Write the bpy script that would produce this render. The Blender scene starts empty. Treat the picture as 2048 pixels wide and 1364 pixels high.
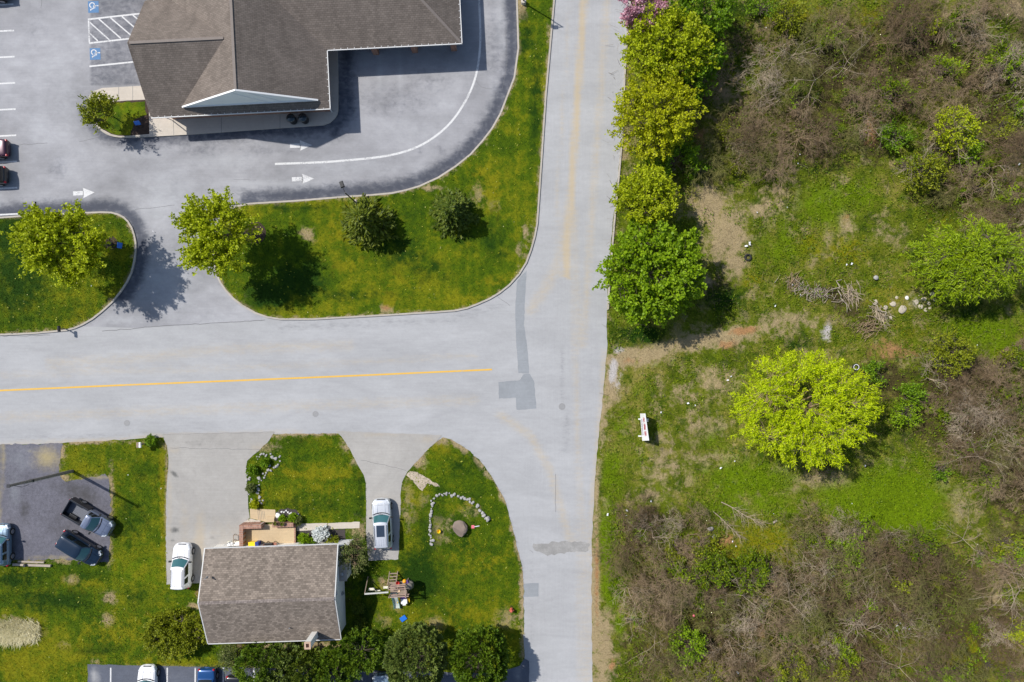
import bpy, bmesh, math, random
import numpy as np
from mathutils import Vector, Matrix
from mathutils.geometry import delaunay_2d_cdt
R = math.radians
scene = bpy.context.scene
col = scene.collection
# ---------------------------------------------------------------- camera, sky, sun, exposure
CAM_H = 68.0                      # drone height over the ground, looking straight down
MPP = 0.05                        # metres per photo pixel on the ground
cam = bpy.data.cameras.new('drone_camera'); cam.sensor_width = 36.0
cam.lens = 36.0 * CAM_H / (2048 * MPP); cam.clip_end = 3000
co = bpy.data.objects.new('drone_camera', cam); col.objects.link(co)
co.location = (0, 0, CAM_H); scene.camera = co
SUN_EL = R(49); SHADOW = R(-31)   # shadows fall to the right and slightly down in the picture
sv = Vector((-math.cos(SHADOW) * math.cos(SUN_EL), -math.sin(SHADOW) * math.cos(SUN_EL), math.sin(SUN_EL)))
world = bpy.data.worlds.new('World'); scene.world = world; world.use_nodes = True
wn = world.node_tree
sky = wn.nodes.new('ShaderNodeTexSky'); sky.sky_type = 'NISHITA'; sky.sun_disc = False
sky.sun_elevation = SUN_EL; sky.sun_rotation = math.atan2(sv.x, sv.y)
wn.links.new(sky.outputs[0], wn.nodes['Background'].inputs[0]); wn.nodes['Background'].inputs[1].default_value = 0.108
sl = bpy.data.lights.new('sun', 'SUN'); sl.energy = 4.05; sl.angle = R(0.9); sl.color = (1.0, 0.955, 0.89)
so = bpy.data.objects.new('sun', sl); col.objects.link(so)
so.rotation_euler = (-sv).to_track_quat('-Z', 'Y').to_euler(); so.location = sv * 120
scene.view_settings.view_transform = 'Standard'; scene.view_settings.look = 'None'
scene.view_settings.gamma = 1; scene.view_settings.exposure = 0.32
scene.render.engine = 'CYCLES'
scene.cycles.max_bounces = 6; scene.cycles.transparent_max_bounces = 4
try: scene.cycles.use_denoising = True
except Exception: pass

# ---------------------------------------------------------------- helpers
def P(x, y, z=0.0):
    """world point at height z that stands where photo pixel (x, y) sees it"""
    k = MPP * (1 - z / CAM_H)
    return Vector(((x - 1024) * k, (682 - y) * k, z))
def tag(o, label=None, cat=None, group=None, kind=None):
    if label: o['label'] = label
    if cat: o['category'] = cat
    if group: o['group'] = group
    if kind: o['kind'] = kind
    return o
def thing(name, label, cat, loc=(0, 0, 0), rz=0.0, group=None):
    o = bpy.data.objects.new(name, None); col.objects.link(o)
    o.empty_display_size = 0.3
    o.location = loc; o.rotation_euler = (0, 0, rz)
    return tag(o, label, cat, group)
def link(name, me, mat, parent=None, loc=None):
    o = bpy.data.objects.new(name, me); col.objects.link(o)
    if mat and not me.materials: me.materials.append(mat)
    if parent: o.parent = parent
    if loc is not None: o.location = loc
    return o
def copy_tree(o, parent=None):
    c = o.copy(); col.objects.link(c)
    if parent: c.parent = parent
    for ch in list(o.children): copy_tree(ch, c)
    return c
def np_mesh(name, V, F, attrs=None, smooth=False):
    """V (n,3), F (m,k) with k = 3 or 4"""
    V = np.asarray(V, np.float32); F = np.asarray(F, np.int32)
    me = bpy.data.meshes.new(name); m, k = F.shape
    me.vertices.add(len(V)); me.vertices.foreach_set('co', V.ravel())
    me.loops.add(m * k); me.loops.foreach_set('vertex_index', F.ravel())
    me.polygons.add(m); me.polygons.foreach_set('loop_start', np.arange(0, m * k, k, dtype=np.int32))
    me.polygons.foreach_set('loop_total', np.full(m, k, np.int32))
    if smooth: me.polygons.foreach_set('use_smooth', np.ones(m, bool))
    for a, v in (attrs or {}).items():
        at = me.attributes.new(a, 'FLOAT', 'POINT'); at.data.foreach_set('value', np.asarray(v, np.float32))
    me.update(calc_edges=True); me.validate()
    return me
class MB:
    def __init__(s): s.v = []; s.f = []
    def add(s, vs, fs):
        b = len(s.v); s.v += [tuple(v) for v in vs]; s.f += [[i + b for i in f] for f in fs]; return s
    def box(s, c, d, rz=0.0, taper=1.0):
        x, y, z = d[0] / 2, d[1] / 2, d[2] / 2; m = Matrix.Rotation(rz, 3, 'Z'); c = Vector(c)
        vs = [c + m @ Vector((sx * x * (taper if sz > 0 else 1), sy * y * (taper if sz > 0 else 1), sz * z)) for sz in (-1, 1) for sx, sy in ((-1, -1), (1, -1), (1, 1), (-1, 1))]
        return s.add(vs, [(3, 2, 1, 0), (4, 5, 6, 7), (0, 1, 5, 4), (1, 2, 6, 5), (2, 3, 7, 6), (3, 0, 4, 7)])
    def bar(s, a, b, w, h=None, up=(0, 0, 1)):
        a = Vector(a); b = Vector(b); d = (b - a).normalized(); u = Vector(up)
        if abs(d.dot(u)) > .95: u = Vector((1, 0, 0))
        r = d.cross(u).normalized() * w / 2; t = r.cross(d).normalized() * (h or w) / 2
        vs = [p + q for p in (a, b) for q in (-r - t, r - t, r + t, -r + t)]
        return s.add(vs, [(3, 2, 1, 0), (4, 5, 6, 7), (0, 1, 5, 4), (1, 2, 6, 5), (2, 3, 7, 6), (3, 0, 4, 7)])
    def tube(s, pts, rad, n=8, cap=True):
        pts = [Vector(p) for p in pts]; rad = rad if hasattr(rad, '__len__') else [rad] * len(pts); vs = []; fs = []
        for i, p in enumerate(pts):
            d = (pts[min(i + 1, len(pts) - 1)] - pts[max(i - 1, 0)]).normalized()
            u = Vector((0, 0, 1)) if abs(d.z) < .9 else Vector((1, 0, 0)); r = d.cross(u).normalized(); t = r.cross(d)
            vs += [p + (r * math.cos(k * 2 * math.pi / n) + t * math.sin(k * 2 * math.pi / n)) * rad[i] for k in range(n)]
        for i in range(len(pts) - 1):
            for k in range(n): fs.append((i * n + k, i * n + (k + 1) % n, (i + 1) * n + (k + 1) % n, (i + 1) * n + k))
        if cap: fs += [tuple(range(n))[::-1], tuple((len(pts) - 1) * n + k for k in range(n))]
        return s.add(vs, fs)
    def lathe(s, prof, c=(0, 0, 0), n=20, axis='Z'):
        vs = []; fs = []
        for r, h in prof:
            for k in range(n):
                a = k * 2 * math.pi / n; x, y, z = r * math.cos(a), r * math.sin(a), h
                if axis == 'Y': x, y, z = x, h, y
                if axis == 'X': x, y, z = h, x, y
                vs.append((x + c[0], y + c[1], z + c[2]))
        for i in range(len(prof) - 1):
            for k in range(n): fs.append((i * n + k, i * n + (k + 1) % n, (i + 1) * n + (k + 1) % n, (i + 1) * n + k))
        fs += [tuple(range(n))[::-1], tuple((len(prof) - 1) * n + k for k in range(n))]
        return s.add(vs, fs)
    def prism(s, poly, z0, z1):
        n = len(poly); vs = [(p[0], p[1], z0) for p in poly] + [(p[0], p[1], z1) for p in poly]
        return s.add(vs, [tuple(range(n))[::-1], tuple(range(n, 2 * n))] + [(i, (i + 1) % n, n + (i + 1) % n, n + i) for i in range(n)])
    def mesh(s, name, smooth=False, bevel=0.0):
        me = bpy.data.meshes.new(name); me.from_pydata(s.v, [], s.f); me.update()
        bm = bmesh.new(); bm.from_mesh(me); bmesh.ops.recalc_face_normals(bm, faces=bm.faces)
        if bevel: bmesh.ops.bevel(bm, geom=bm.edges[:], offset=bevel, segments=2, affect='EDGES', profile=.6)
        if smooth:
            for f in bm.faces: f.smooth = True
        bm.to_mesh(me); bm.free(); return me
    def build(s, name, mat, parent=None, smooth=False, bevel=0.0, loc=None):
        return link(name, s.mesh(name, smooth, bevel), mat, parent, loc)
def poly_area(p): return sum(p[i][0] * p[(i + 1) % len(p)][1] - p[(i + 1) % len(p)][0] * p[i][1] for i in range(len(p))) / 2
def smooth_poly(pts, closed=True, it=2):
    for _ in range(it):
        q = []; n = len(pts); rng_ = range(n if closed else n - 1)
        if not closed: q.append(pts[0])
        for i in rng_:
            a, b = pts[i], pts[(i + 1) % n]
            q += [(a[0] * .75 + b[0] * .25, a[1] * .75 + b[1] * .25), (a[0] * .25 + b[0] * .75, a[1] * .25 + b[1] * .75)]
        if not closed: q.append(pts[-1])
        pts = q
    return pts
def rough(pts, amp, step, seed=1):
    """subdivide an outline (pixels) and make it uneven like a worn edge"""
    rg = random.Random(seed); q = []; n = len(pts)
    for i in range(n):
        a, b = pts[i], pts[(i + 1) % n]; L = math.hypot(b[0] - a[0], b[1] - a[1]); k = max(1, min(400, int(L / step)))
        for j in range(k):
            t = j / k; q.append((a[0] + (b[0] - a[0]) * t + rg.gauss(0, amp), a[1] + (b[1] - a[1]) * t + rg.gauss(0, amp)))
    return q
def offset_poly(pts, d):
    """inset a closed outline by d (same unit)"""
    n = len(pts); sgn = 1 if poly_area(pts) > 0 else -1; out = []
    for i in range(n):
        p0, p1, p2 = pts[i - 1], pts[i], pts[(i + 1) % n]
        e1 = Vector((p1[0] - p0[0], p1[1] - p0[1])); e2 = Vector((p2[0] - p1[0], p2[1] - p1[1]))
        if e1.length < 1e-6 or e2.length < 1e-6: out.append(p1); continue
        e1.normalize(); e2.normalize(); n1 = Vector((-e1.y, e1.x)) * sgn; n2 = Vector((-e2.y, e2.x)) * sgn
        b = (n1 + n2); b = b / max(.4, b.length_squared / 2)
        out.append((p1[0] + b.x * d, p1[1] + b.y * d))
    return out
def inside(poly, X, Y):
    X = np.asarray(X, float); Y = np.asarray(Y, float); r = np.zeros(X.shape, bool); n = len(poly)
    for i in range(n):
        x0, y0 = poly[i]; x1, y1 = poly[(i + 1) % n]
        if y0 == y1: continue
        c = ((y0 > Y) != (y1 > Y)) & (X < (x1 - x0) * (Y - y0) / (y1 - y0) + x0); r ^= c
    return r
def dist_line(pts, X, Y):
    d = np.full(np.shape(X), 1e9)
    for (x0, y0), (x1, y1) in zip(pts[:-1], pts[1:]):
        dx, dy = x1 - x0, y1 - y0; L = dx * dx + dy * dy + 1e-9
        t = np.clip(((X - x0) * dx + (Y - y0) * dy) / L, 0, 1)
        d = np.minimum(d, np.hypot(X - x0 - t * dx, Y - y0 - t * dy))
    return d
def blobs(lst, X, Y):
    v = np.zeros(np.shape(X))
    for b in lst:
        x, y, rx, ry = b[:4]; w = b[4] if len(b) > 4 else 1.0; a = R(b[5]) if len(b) > 5 else 0
        dx, dy = X - x, Y - y; u = dx * math.cos(a) + dy * math.sin(a); q = -dx * math.sin(a) + dy * math.cos(a)
        v = np.maximum(v, w * np.exp(-.7 * ((u / rx) ** 2 + (q / ry) ** 2)))
    return v
def px_of(V): return V[:, 0] / MPP + 1024, 682 - V[:, 1] / MPP
def sheet(name, poly, z, mat, cut=0.0, fields=None, parent=None, thick=0.0, edge_mat=None):
    """flat surface from an outline in ground pixels; cut into a grid so that it can carry attributes"""
    w = [P(x, y, 0) for x, y in poly]; pts = [Vector((p.x, p.y)) for p in w]; n = len(pts)
    if cut:
        xs = np.arange(max(min(p.x for p in w), -60), min(max(p.x for p in w), 60), cut); ys = np.arange(max(min(p.y for p in w), -44), min(max(p.y for p in w), 44), cut)
        X, Y = np.meshgrid(xs, ys); X, Y = X.ravel(), Y.ravel(); k = inside([(p.x, p.y) for p in w], X, Y); pts += [Vector((x, y)) for x, y in zip(X[k], Y[k])]
    v2, _, f2, _, _, _ = delaunay_2d_cdt(pts, [(i, (i + 1) % n) for i in range(n)], [], 1, 1e-5)
    me = bpy.data.meshes.new(name); me.from_pydata([(v.x, v.y, z) for v in v2], [], [list(f) if poly_area([(v2[q].x, v2[q].y) for q in f]) > 0 else list(f)[::-1] for f in f2]); me.update()
    if fields:
        V = np.zeros(len(me.vertices) * 3); me.vertices.foreach_get('co', V); X, Y = px_of(V.reshape(-1, 3))
        for a, fn in fields.items():
            at = me.attributes.new(a, 'FLOAT', 'POINT'); at.data.foreach_set('value', np.asarray(fn(X, Y), np.float32))
    return link(name, me, mat, parent)
def struct(o): o['kind'] = 'structure'; return o
def strip(pts, width, z, mb=None):
    """painted strip following pixel points"""
    mb = mb or MB(); w = [P(x, y, 0) for x, y in pts]; L = []; Rr = []
    for i, p in enumerate(w):
        d = (w[min(i + 1, len(w) - 1)] - w[max(i - 1, 0)]).normalized(); n = Vector((-d.y, d.x, 0)) * width / 2
        L.append(p + n); Rr.append(p - n)
    vs = [(p.x, p.y, z) for p in L + Rr]; n = len(w)
    return mb.add(vs, [(n + i, n + i + 1, i + 1, i) for i in range(n - 1)])

# ---------------------------------------------------------------- materials
def nodes(name):
    m = bpy.data.materials.new(name); m.use_nodes = True; nt = m.node_tree
    return m, nt, nt.nodes['Principled BSDF']
class NT:
    def __init__(s, nt): s.t = nt
    def n(s, kind, **kw):
        x = s.t.nodes.new(kind)
        for k, v in kw.items(): setattr(x, k, v)
        return x
    def put(s, sock, v):
        if v is None: return
        if hasattr(v, 'links') or isinstance(v, bpy.types.NodeSocket): s.t.links.new(v, sock)
        else:
            if sock.type == 'RGBA' and len(v) == 3: v = (*v, 1)
            sock.default_value = v
    def math(s, op, a, b=0.0, c=None, clamp=False):
        x = s.n('ShaderNodeMath', operation=op, use_clamp=clamp); s.put(x.inputs[0], a); s.put(x.inputs[1], b)
        if c is not None: s.put(x.inputs[2], c)
        return x.outputs[0]
    def mix(s, f, a, b, mode='MIX'):
        x = s.n('ShaderNodeMix', data_type='RGBA', blend_type=mode); s.put(x.inputs[0], f); s.put(x.inputs[6], a); s.put(x.inputs[7], b); return x.outputs[2]
    def pos(s, scale=(1, 1, 1), obj=False, rz=0.0):
        src = s.n('ShaderNodeTexCoord').outputs['Object'] if obj else s.n('ShaderNodeNewGeometry').outputs['Position']
        m = s.n('ShaderNodeMapping'); s.t.links.new(src, m.inputs[0]); m.inputs['Scale'].default_value = scale; m.inputs['Rotation'].default_value = (0, 0, rz); return m.outputs[0]
    def noise(s, vec, scale, detail=4.0, rough_=.55, dist=0.0):
        x = s.n('ShaderNodeTexNoise'); s.t.links.new(vec, x.inputs['Vector']); x.inputs['Scale'].default_value = scale
        x.inputs['Detail'].default_value = detail; x.inputs['Roughness'].default_value = rough_; x.inputs['Distortion'].default_value = dist; return x.outputs[0]
    def ramp(s, f, stops):
        x = s.n('ShaderNodeValToRGB'); s.put(x.inputs[0], f); e = x.color_ramp.elements
        while len(e) < len(stops): e.new(.5)
        for i, (p, c) in enumerate(stops): e[i].position = p; e[i].color = (*c, 1)
        return x.outputs[0]
    def sstep(s, v, lo, hi):
        x = s.n('ShaderNodeMapRange', interpolation_type='SMOOTHSTEP'); s.put(x.inputs[0], v); x.inputs[1].default_value = lo; x.inputs[2].default_value = hi; return x.outputs[0]
    def attr(s, a): return s.n('ShaderNodeAttribute', attribute_name=a).outputs['Fac']
    def bump(s, h, strength, dist, bsdf):
        x = s.n('ShaderNodeBump'); s.put(x.inputs['Height'], h); x.inputs['Strength'].default_value = strength; x.inputs['Distance'].default_value = dist
        s.t.links.new(x.outputs[0], bsdf.inputs['Normal'])
def plain(name, c, rough_=.6, var=.12, scale=6.0, metal=0.0, coat=0.0, spec=None, bump=0.0):
    m, nt, b = nodes(name); N = NT(nt); p = N.pos(obj=True)
    n = N.noise(p, scale, 5); f = N.math('MULTIPLY_ADD', n, 2 * var, 1 - var)
    mul = N.n('ShaderNodeCombineColor'); [nt.links.new(f, mul.inputs[i]) for i in range(3)]
    nt.links.new(N.mix(1.0, c, mul.outputs[0], 'MULTIPLY'), b.inputs['Base Color'])
    b.inputs['Roughness'].default_value = rough_; b.inputs['Metallic'].default_value = metal; b.inputs['Coat Weight'].default_value = coat
    b.inputs['Coat Roughness'].default_value = .06
    if spec is not None: b.inputs['Specular IOR Level'].default_value = spec
    if bump: N.bump(n, bump, .02, b)
    return m
CLASSES = [  # colour of each kind of ground cover, laid over the grass in this order
    ('brown', (.060, .050, .016)), ('tan', (.34, .265, .145)), ('yel', (.185, .182, .004)), ('vivid', (.118, .188, .001)),  # brown: leaf litter, darkened to put the brush's shady gaps into colour
    ('deep', (.015, .045, .001)), ('soil', (.36, .20, .09)), ('pale', (.46, .43, .41))]
def terrain(name, dark, mid, light, blade=False, stripe=0.0, patchy=0.0):
    m, nt, b = nodes(name); N = NT(nt); p = N.pos()
    n1 = N.noise(p, .11, 3); n2 = N.noise(p, .75, 5, .6); n3 = N.noise(p, 5.0, 5, .65); n4 = N.noise(N.pos((1.3, 1, 1), rz=.5), 22, 3, .7); nb = N.noise(N.pos((1, 1, 1), rz=1.0), 1.1, 7, .72)
    v = N.math('MULTIPLY_ADD', N.math('SUBTRACT', n1, .5), .75, N.math('MULTIPLY_ADD', N.math('SUBTRACT', n2, .5), .75, N.math('MULTIPLY_ADD', n3, .32, .54)))
    if stripe:
        w = N.n('ShaderNodeTexWave', wave_type='BANDS', bands_direction='X'); nt.links.new(N.pos(), w.inputs[0]); w.inputs['Scale'].default_value = .32; w.inputs['Distortion'].default_value = .6
        v = N.math('MULTIPLY_ADD', w.outputs['Fac'], stripe, v)
    v = N.math('MULTIPLY_ADD', N.math('SUBTRACT', N.attr('rnd'), .5), .35 if blade else 0.0, v)
    c = N.ramp(v, [(.48, dark), (.70, mid), (.92, light)])
    if patchy:
        q = N.noise(N.pos((1, 1, 1), rz=.3), .55, 8, .74, .3); q2 = N.noise(N.pos((1, 1.2, 1), rz=2.1), .8, 8, .72, .2); q3 = N.noise(N.pos((1, 1, 1), rz=1.7), .33, 8, .7)
        c = N.mix(N.math('MULTIPLY', N.sstep(q, .52, .62), patchy), c, (.30, .245, .115)); c = N.mix(N.math('MULTIPLY', N.sstep(q2, .53, .63), patchy), c, (.035, .072, .002)); c = N.mix(N.math('MULTIPLY', N.sstep(q3, .52, .64), patchy * .8), c, (.125, .165, .004))
    for a, cc in CLASSES:
        f = N.math('ADD', N.attr(a), N.math('MULTIPLY', N.math('SUBTRACT', nb, .5), 2.3 if a in ('tan', 'brown', 'yel') else 1.5))
        f = N.math('MULTIPLY', N.sstep(f, .16, .66), N.sstep(N.attr(a), 0.02, .2))
        c = N.mix(f, c, cc)
    g = N.math('MULTIPLY_ADD', n4, .9, N.math('MULTIPLY_ADD', n3, .7, .2))
    if blade: g = N.math('MULTIPLY_ADD', N.attr('rnd'), .5, N.math('MULTIPLY_ADD', g, .45, .27))
    k = N.n('ShaderNodeCombineColor'); [nt.links.new(g, k.inputs[i]) for i in range(3)]
    nt.links.new(N.mix(1.0, c, k.outputs[0], 'MULTIPLY'), b.inputs['Base Color'])
    b.inputs['Roughness'].default_value = .9; b.inputs['Specular IOR Level'].default_value = .15
    if not blade: N.bump(N.math('ADD', n3, n4), .8, .08, b)
    return m
def paving(name, c, cloud=.25, warm=(.42, .37, .30), dark=(.055, .06, .075), lite=(.36, .36, .37), axis=0.0, speck=.16, stretch=1.0, scale=.12, rough_=.9, streak=.2):
    m, nt, b = nodes(name); N = NT(nt); p = N.pos()
    ps = N.pos((1, stretch, 1), rz=axis)
    n1 = N.noise(ps, scale, 6, .6, .6); n2 = N.noise(ps, scale * 6, 5, .6); n3 = N.noise(p, 14, 4, .7); n4 = N.noise(p, 60, 2, .8)
    st = N.noise(N.pos((1, 26, 1), rz=axis), .25, 4, .6)
    if name == 'weathered_road':
        s2 = N.noise(N.pos((26, 1, 1), rz=axis), .25, 4, .6); sm = N.n('ShaderNodeMix'); nt.links.new(N.attr('ns'), sm.inputs[0]); nt.links.new(st, sm.inputs[2]); nt.links.new(s2, sm.inputs[3]); st = sm.outputs[0]
    g = N.math('MULTIPLY_ADD', n1, cloud * 2.2, 1 - cloud * 1.1)
    g = N.math('MULTIPLY', g, N.math('MULTIPLY_ADD', n2, cloud, 1 - cloud / 2))
    g = N.math('MULTIPLY', g, N.math('MULTIPLY_ADD', st, streak, 1 - streak / 2)); g = N.math('MULTIPLY', g, N.math('MULTIPLY_ADD', N.noise(p, 3.6, 4, .7), speck * 1.3, 1 - speck * .65))
    g = N.math('MULTIPLY', g, N.math('MULTIPLY_ADD', n3, speck, 1 - speck / 2)); g = N.math('MULTIPLY', g, N.math('MULTIPLY_ADD', n4, speck * 2, 1 - speck))
    k = N.n('ShaderNodeCombineColor'); [nt.links.new(g, k.inputs[i]) for i in range(3)]
    cc = N.mix(1.0, c, k.outputs[0], 'MULTIPLY')
    nb = N.noise(ps, 1.4, 6, .65, .4)
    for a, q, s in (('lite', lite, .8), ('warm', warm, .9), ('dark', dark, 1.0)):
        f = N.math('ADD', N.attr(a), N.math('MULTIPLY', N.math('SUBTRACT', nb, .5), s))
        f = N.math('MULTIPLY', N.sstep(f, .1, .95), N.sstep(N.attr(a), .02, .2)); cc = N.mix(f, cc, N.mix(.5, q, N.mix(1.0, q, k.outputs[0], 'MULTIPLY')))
    nt.links.new(cc, b.inputs['Base Color']); b.inputs['Roughness'].default_value = rough_; b.inputs['Specular IOR Level'].default_value = .25
    N.bump(N.math('ADD', n3, n4), .35, .015, b)
    return m
def leafmat(name, c1, c2, c3, trans=.35):
    m, nt, b = nodes(name); N = NT(nt); n = N.noise(N.pos(obj=True), .8, 3)
    v = N.math('MULTIPLY_ADD', N.attr('rnd'), .75, N.math('MULTIPLY_ADD', n, .7, -.22))
    c = N.ramp(v, [(.1, c1), (.5, c2), (.9, c3)])
    nt.links.new(c, b.inputs['Base Color']); b.inputs['Roughness'].default_value = .55; b.inputs['Specular IOR Level'].default_value = .25
    t = N.n('ShaderNodeBsdfTranslucent'); nt.links.new(c, t.inputs[0]); mx = N.n('ShaderNodeMixShader'); mx.inputs[0].default_value = trans
    nt.links.new(b.outputs[0], mx.inputs[1]); nt.links.new(t.outputs[0], mx.inputs[2]); nt.links.new(mx.outputs[0], nt.nodes['Material Output'].inputs[0])
    return m
def shingles(name, c, row=.16, tab=.34, dirt=.35, rz=0.0, contrast=.22):
    m, nt, b = nodes(name); N = NT(nt)
    br = N.n('ShaderNodeTexBrick'); nt.links.new(N.pos(obj=True, rz=rz), br.inputs[0]); br.inputs['Scale'].default_value = 1.0
    br.inputs['Brick Width'].default_value = tab; br.inputs['Row Height'].default_value = row; br.inputs['Mortar Size'].default_value = .012; br.inputs['Mortar Smooth'].default_value = .2
    br.inputs['Color1'].default_value = (1 + contrast, 1 + contrast, 1 + contrast, 1); br.inputs['Color2'].default_value = (1 - contrast, 1 - contrast, 1 - contrast, 1); br.inputs['Mortar'].default_value = (.6, .6, .6, 1)
    n = N.noise(N.pos((1, .35, .35), obj=True), .8, 7, .65, .5); g = N.math('MULTIPLY_ADD', n, dirt * 2, 1 - dirt); n2 = N.noise(N.pos(obj=True), 12, 3, .7); g = N.math('MULTIPLY', g, N.math('MULTIPLY_ADD', n2, .4, .8))
    k = N.n('ShaderNodeCombineColor'); [nt.links.new(g, k.inputs[i]) for i in range(3)]
    nt.links.new(N.mix(1.0, N.mix(1.0, c, br.outputs[0], 'MULTIPLY'), k.outputs[0], 'MULTIPLY'), b.inputs['Base Color'])
    b.inputs['Roughness'].default_value = .92; b.inputs['Specular IOR Level'].default_value = .2
    N.bump(br.outputs['Fac'], .4, -.02, b); return m
def bricks(name, c1, c2):
    m, nt, b = nodes(name); N = NT(nt); br = N.n('ShaderNodeTexBrick'); nt.links.new(N.pos(obj=True, scale=(1, 1, 1)), br.inputs[0])
    br.inputs['Scale'].default_value = 1; br.inputs['Brick Width'].default_value = .11; br.inputs['Row Height'].default_value = .22; br.inputs['Mortar Size'].default_value = .012
    br.inputs['Color1'].default_value = (*c1, 1); br.inputs['Color2'].default_value = (*c2, 1); br.inputs['Mortar'].default_value = (.36, .31, .27, 1)
    nt.links.new(br.outputs[0], b.inputs['Base Color']); b.inputs['Roughness'].default_value = .9; return m

M = {}
GR = dict(dark=(.022, .058, .001), mid=(.066, .112, .001), light=(.175, .182, .004))
GW = dict(dark=(.040, .070, .002), mid=(.105, .135, .005), light=(.235, .205, .045))
M['lawn'] = terrain('mown_lawn', **GR, stripe=.05)
M['wild'] = terrain('rough_ground', **GW, patchy=.8)
M['lawnblade'] = terrain('lawn_blades', **GR, blade=True)
M['wildblade'] = terrain('rough_blades', **GW, blade=True, patchy=.8)
M['road'] = paving('weathered_road', (.350, .352, .358), cloud=.22, axis=R(2.4), stretch=3.0, speck=.14, streak=.135, warm=(.42, .355, .26), dark=(.15, .152, .158))
M['lot'] = paving('bank_lot_asphalt', (.285, .285, .298), cloud=.55, scale=.09, speck=.14, streak=.16, axis=R(2.4), stretch=1.4, dark=(.070, .076, .096), lite=(.37, .375, .39))
M['patch'] = paving('asphalt_patch', (.255, .27, .285), cloud=.18, scale=.4)
M['patch_dark'] = paving('fresh_asphalt', (.15, .155, .175), cloud=.35, scale=.3)
M['drive'] = paving('driveway', (.330, .316, .294), cloud=.24, scale=.2, warm=(.38, .33, .26), dark=(.10, .10, .095))
M['gravel'] = paving('gravel', (.122, .120, .142), cloud=.30, scale=.25, speck=.75, warm=(.30, .25, .14), dark=(.06, .058, .06), lite=(.2, .21, .23))
M['lot2'] = paving('lower_lot_asphalt', (.098, .108, .135), cloud=.3, scale=.3, lite=(.3, .3, .3))
M['concrete'] = paving('concrete', (.50, .45, .385), cloud=.12, scale=.4, dark=(.2, .18, .16))
M['kerb'] = paving('kerb_concrete', (.40, .365, .315), cloud=.2, scale=.8, dark=(.14, .13, .11))
M['patio'] = paving('patio_concrete', (.50, .385, .24), cloud=.1, scale=.5, dark=(.28, .22, .14))
M['mulch'] = plain('mulch', (.045, .028, .02), .95, .6, 9, bump=.8)
def worn(name, c, under, lo, hi):
    m, nt, b = nodes(name); N = NT(nt); p = N.pos(); n = N.noise(p, 9, 8, .75); q = N.noise(p, .6, 3); v = N.math('MULTIPLY_ADD', q, .5, N.math('MULTIPLY', n, .9))
    nt.links.new(N.mix(N.sstep(v, lo, hi), under, N.mix(N.sstep(n, .3, .7), tuple(x * .82 for x in c), c)), b.inputs['Base Color']); b.inputs['Roughness'].default_value = .8; return m
M['white_paint'] = worn('white_paint', (.64, .64, .635), (.30, .30, .31), .52, .70)
M['yellow_paint'] = worn('yellow_paint', (.70, .42, .065), (.42, .37, .29), .48, .66)
M['blue_paint'] = worn('blue_paint', (.085, .20, .38), (.18, .2, .24), .50, .66)
M['crack'] = plain('crack_sealant', (.14, .14, .142), .8, .3, 2)
M['bankroof'] = shingles('bank_shingles', (.165, .138, .118), dirt=.45, contrast=.14)
M['houseroof'] = shingles('house_shingles', (.200, .166, .137), row=.17, tab=.30, dirt=.34, contrast=.30)
M['brick'] = bricks('brick', (.25, .10, .055), (.33, .15, .09))
M['brickcap'] = bricks('brick_cap', (.22, .085, .05), (.38, .18, .11))
M['siding'] = plain('grey_siding', (.78, .75, .69), .7, .06, 3)
M['pediment'] = plain('pale_siding', (.80, .83, .81), .6, .05, 2)
M['white'] = plain('white_trim', (.75, .75, .74), .5, .05, 3)
M['black'] = plain('black_plastic', (.015, .016, .018), .35, .2, 5)
M['dark_metal'] = plain('dark_metal', (.035, .036, .04), .45, .2, 5, metal=.3)
M['grey_metal'] = plain('grey_metal', (.35, .36, .37), .4, .1, 5, metal=.6)
M['rubber'] = plain('rubber', (.018, .018, .018), .8, .2, 8)
M['rim'] = plain('wheel_rim', (.5, .5, .52), .3, .05, 8, metal=.8)
M['glass'] = plain('car_glass', (.035, .115, .125), .06, .15, 3, spec=.6)
M['sideglass'] = plain('dark_side_glass', (.010, .014, .014), .08, .1, 3, spec=.5)
M['roofglass'] = plain('sunroof_glass', (.03, .045, .07), .12, .1, 3)
M['lamp_clear'] = plain('headlight_glass', (.62, .65, .68), .15, .2, 12)
M['lamp_red'] = plain('taillight_red', (.42, .01, .02), .2, .2, 12)
M['bark'] = plain('bark', (.10, .078, .06), .95, .4, 14, bump=.6)
M['twig'] = plain('bare_twigs', (.285, .205, .120), .9, .35, 3)
M['twig_pale'] = plain('pale_twigs', (.41, .33, .235), .9, .3, 4)
M['twig_dark'] = plain('brown_twigs', (.165, .112, .058), .9, .35, 3)
M['twig_olive'] = plain('olive_twigs', (.18, .17, .045), .9, .35, 3)
M['deadwood'] = plain('dead_wood', (.36, .305, .245), .9, .3, 6)
M['wood'] = plain('weathered_wood', (.26, .20, .15), .85, .3, 7)
M['polewood'] = plain('pole_wood', (.20, .175, .155), .85, .3, 7)
M['stone'] = plain('pale_stone', (.33, .32, .305), .9, .3, 5, bump=.6)
M['stone_white'] = plain('white_stone', (.72, .70, .68), .9, .15, 6, bump=.4)
M['boulder'] = plain('brown_boulder', (.20, .155, .125), .9, .3, 3, bump=.7)
M['rubble'] = plain('concrete_rubble', (.42, .37, .29), .95, .25, 5, bump=.5)
M['paper'] = plain('white_litter', (.75, .76, .78), .7, .1, 8)
M['blue_plastic'] = plain('blue_plastic', (.02, .16, .62), .4, .1, 4)
M['navy_plastic'] = plain('navy_plastic', (.02, .04, .22), .4, .1, 4)
M['yellow_plastic'] = plain('yellow_plastic', (.85, .58, .01), .4, .06, 4)
M['orange_plastic'] = plain('orange_plastic', (.85, .36, .01), .4, .06, 4)
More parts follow.
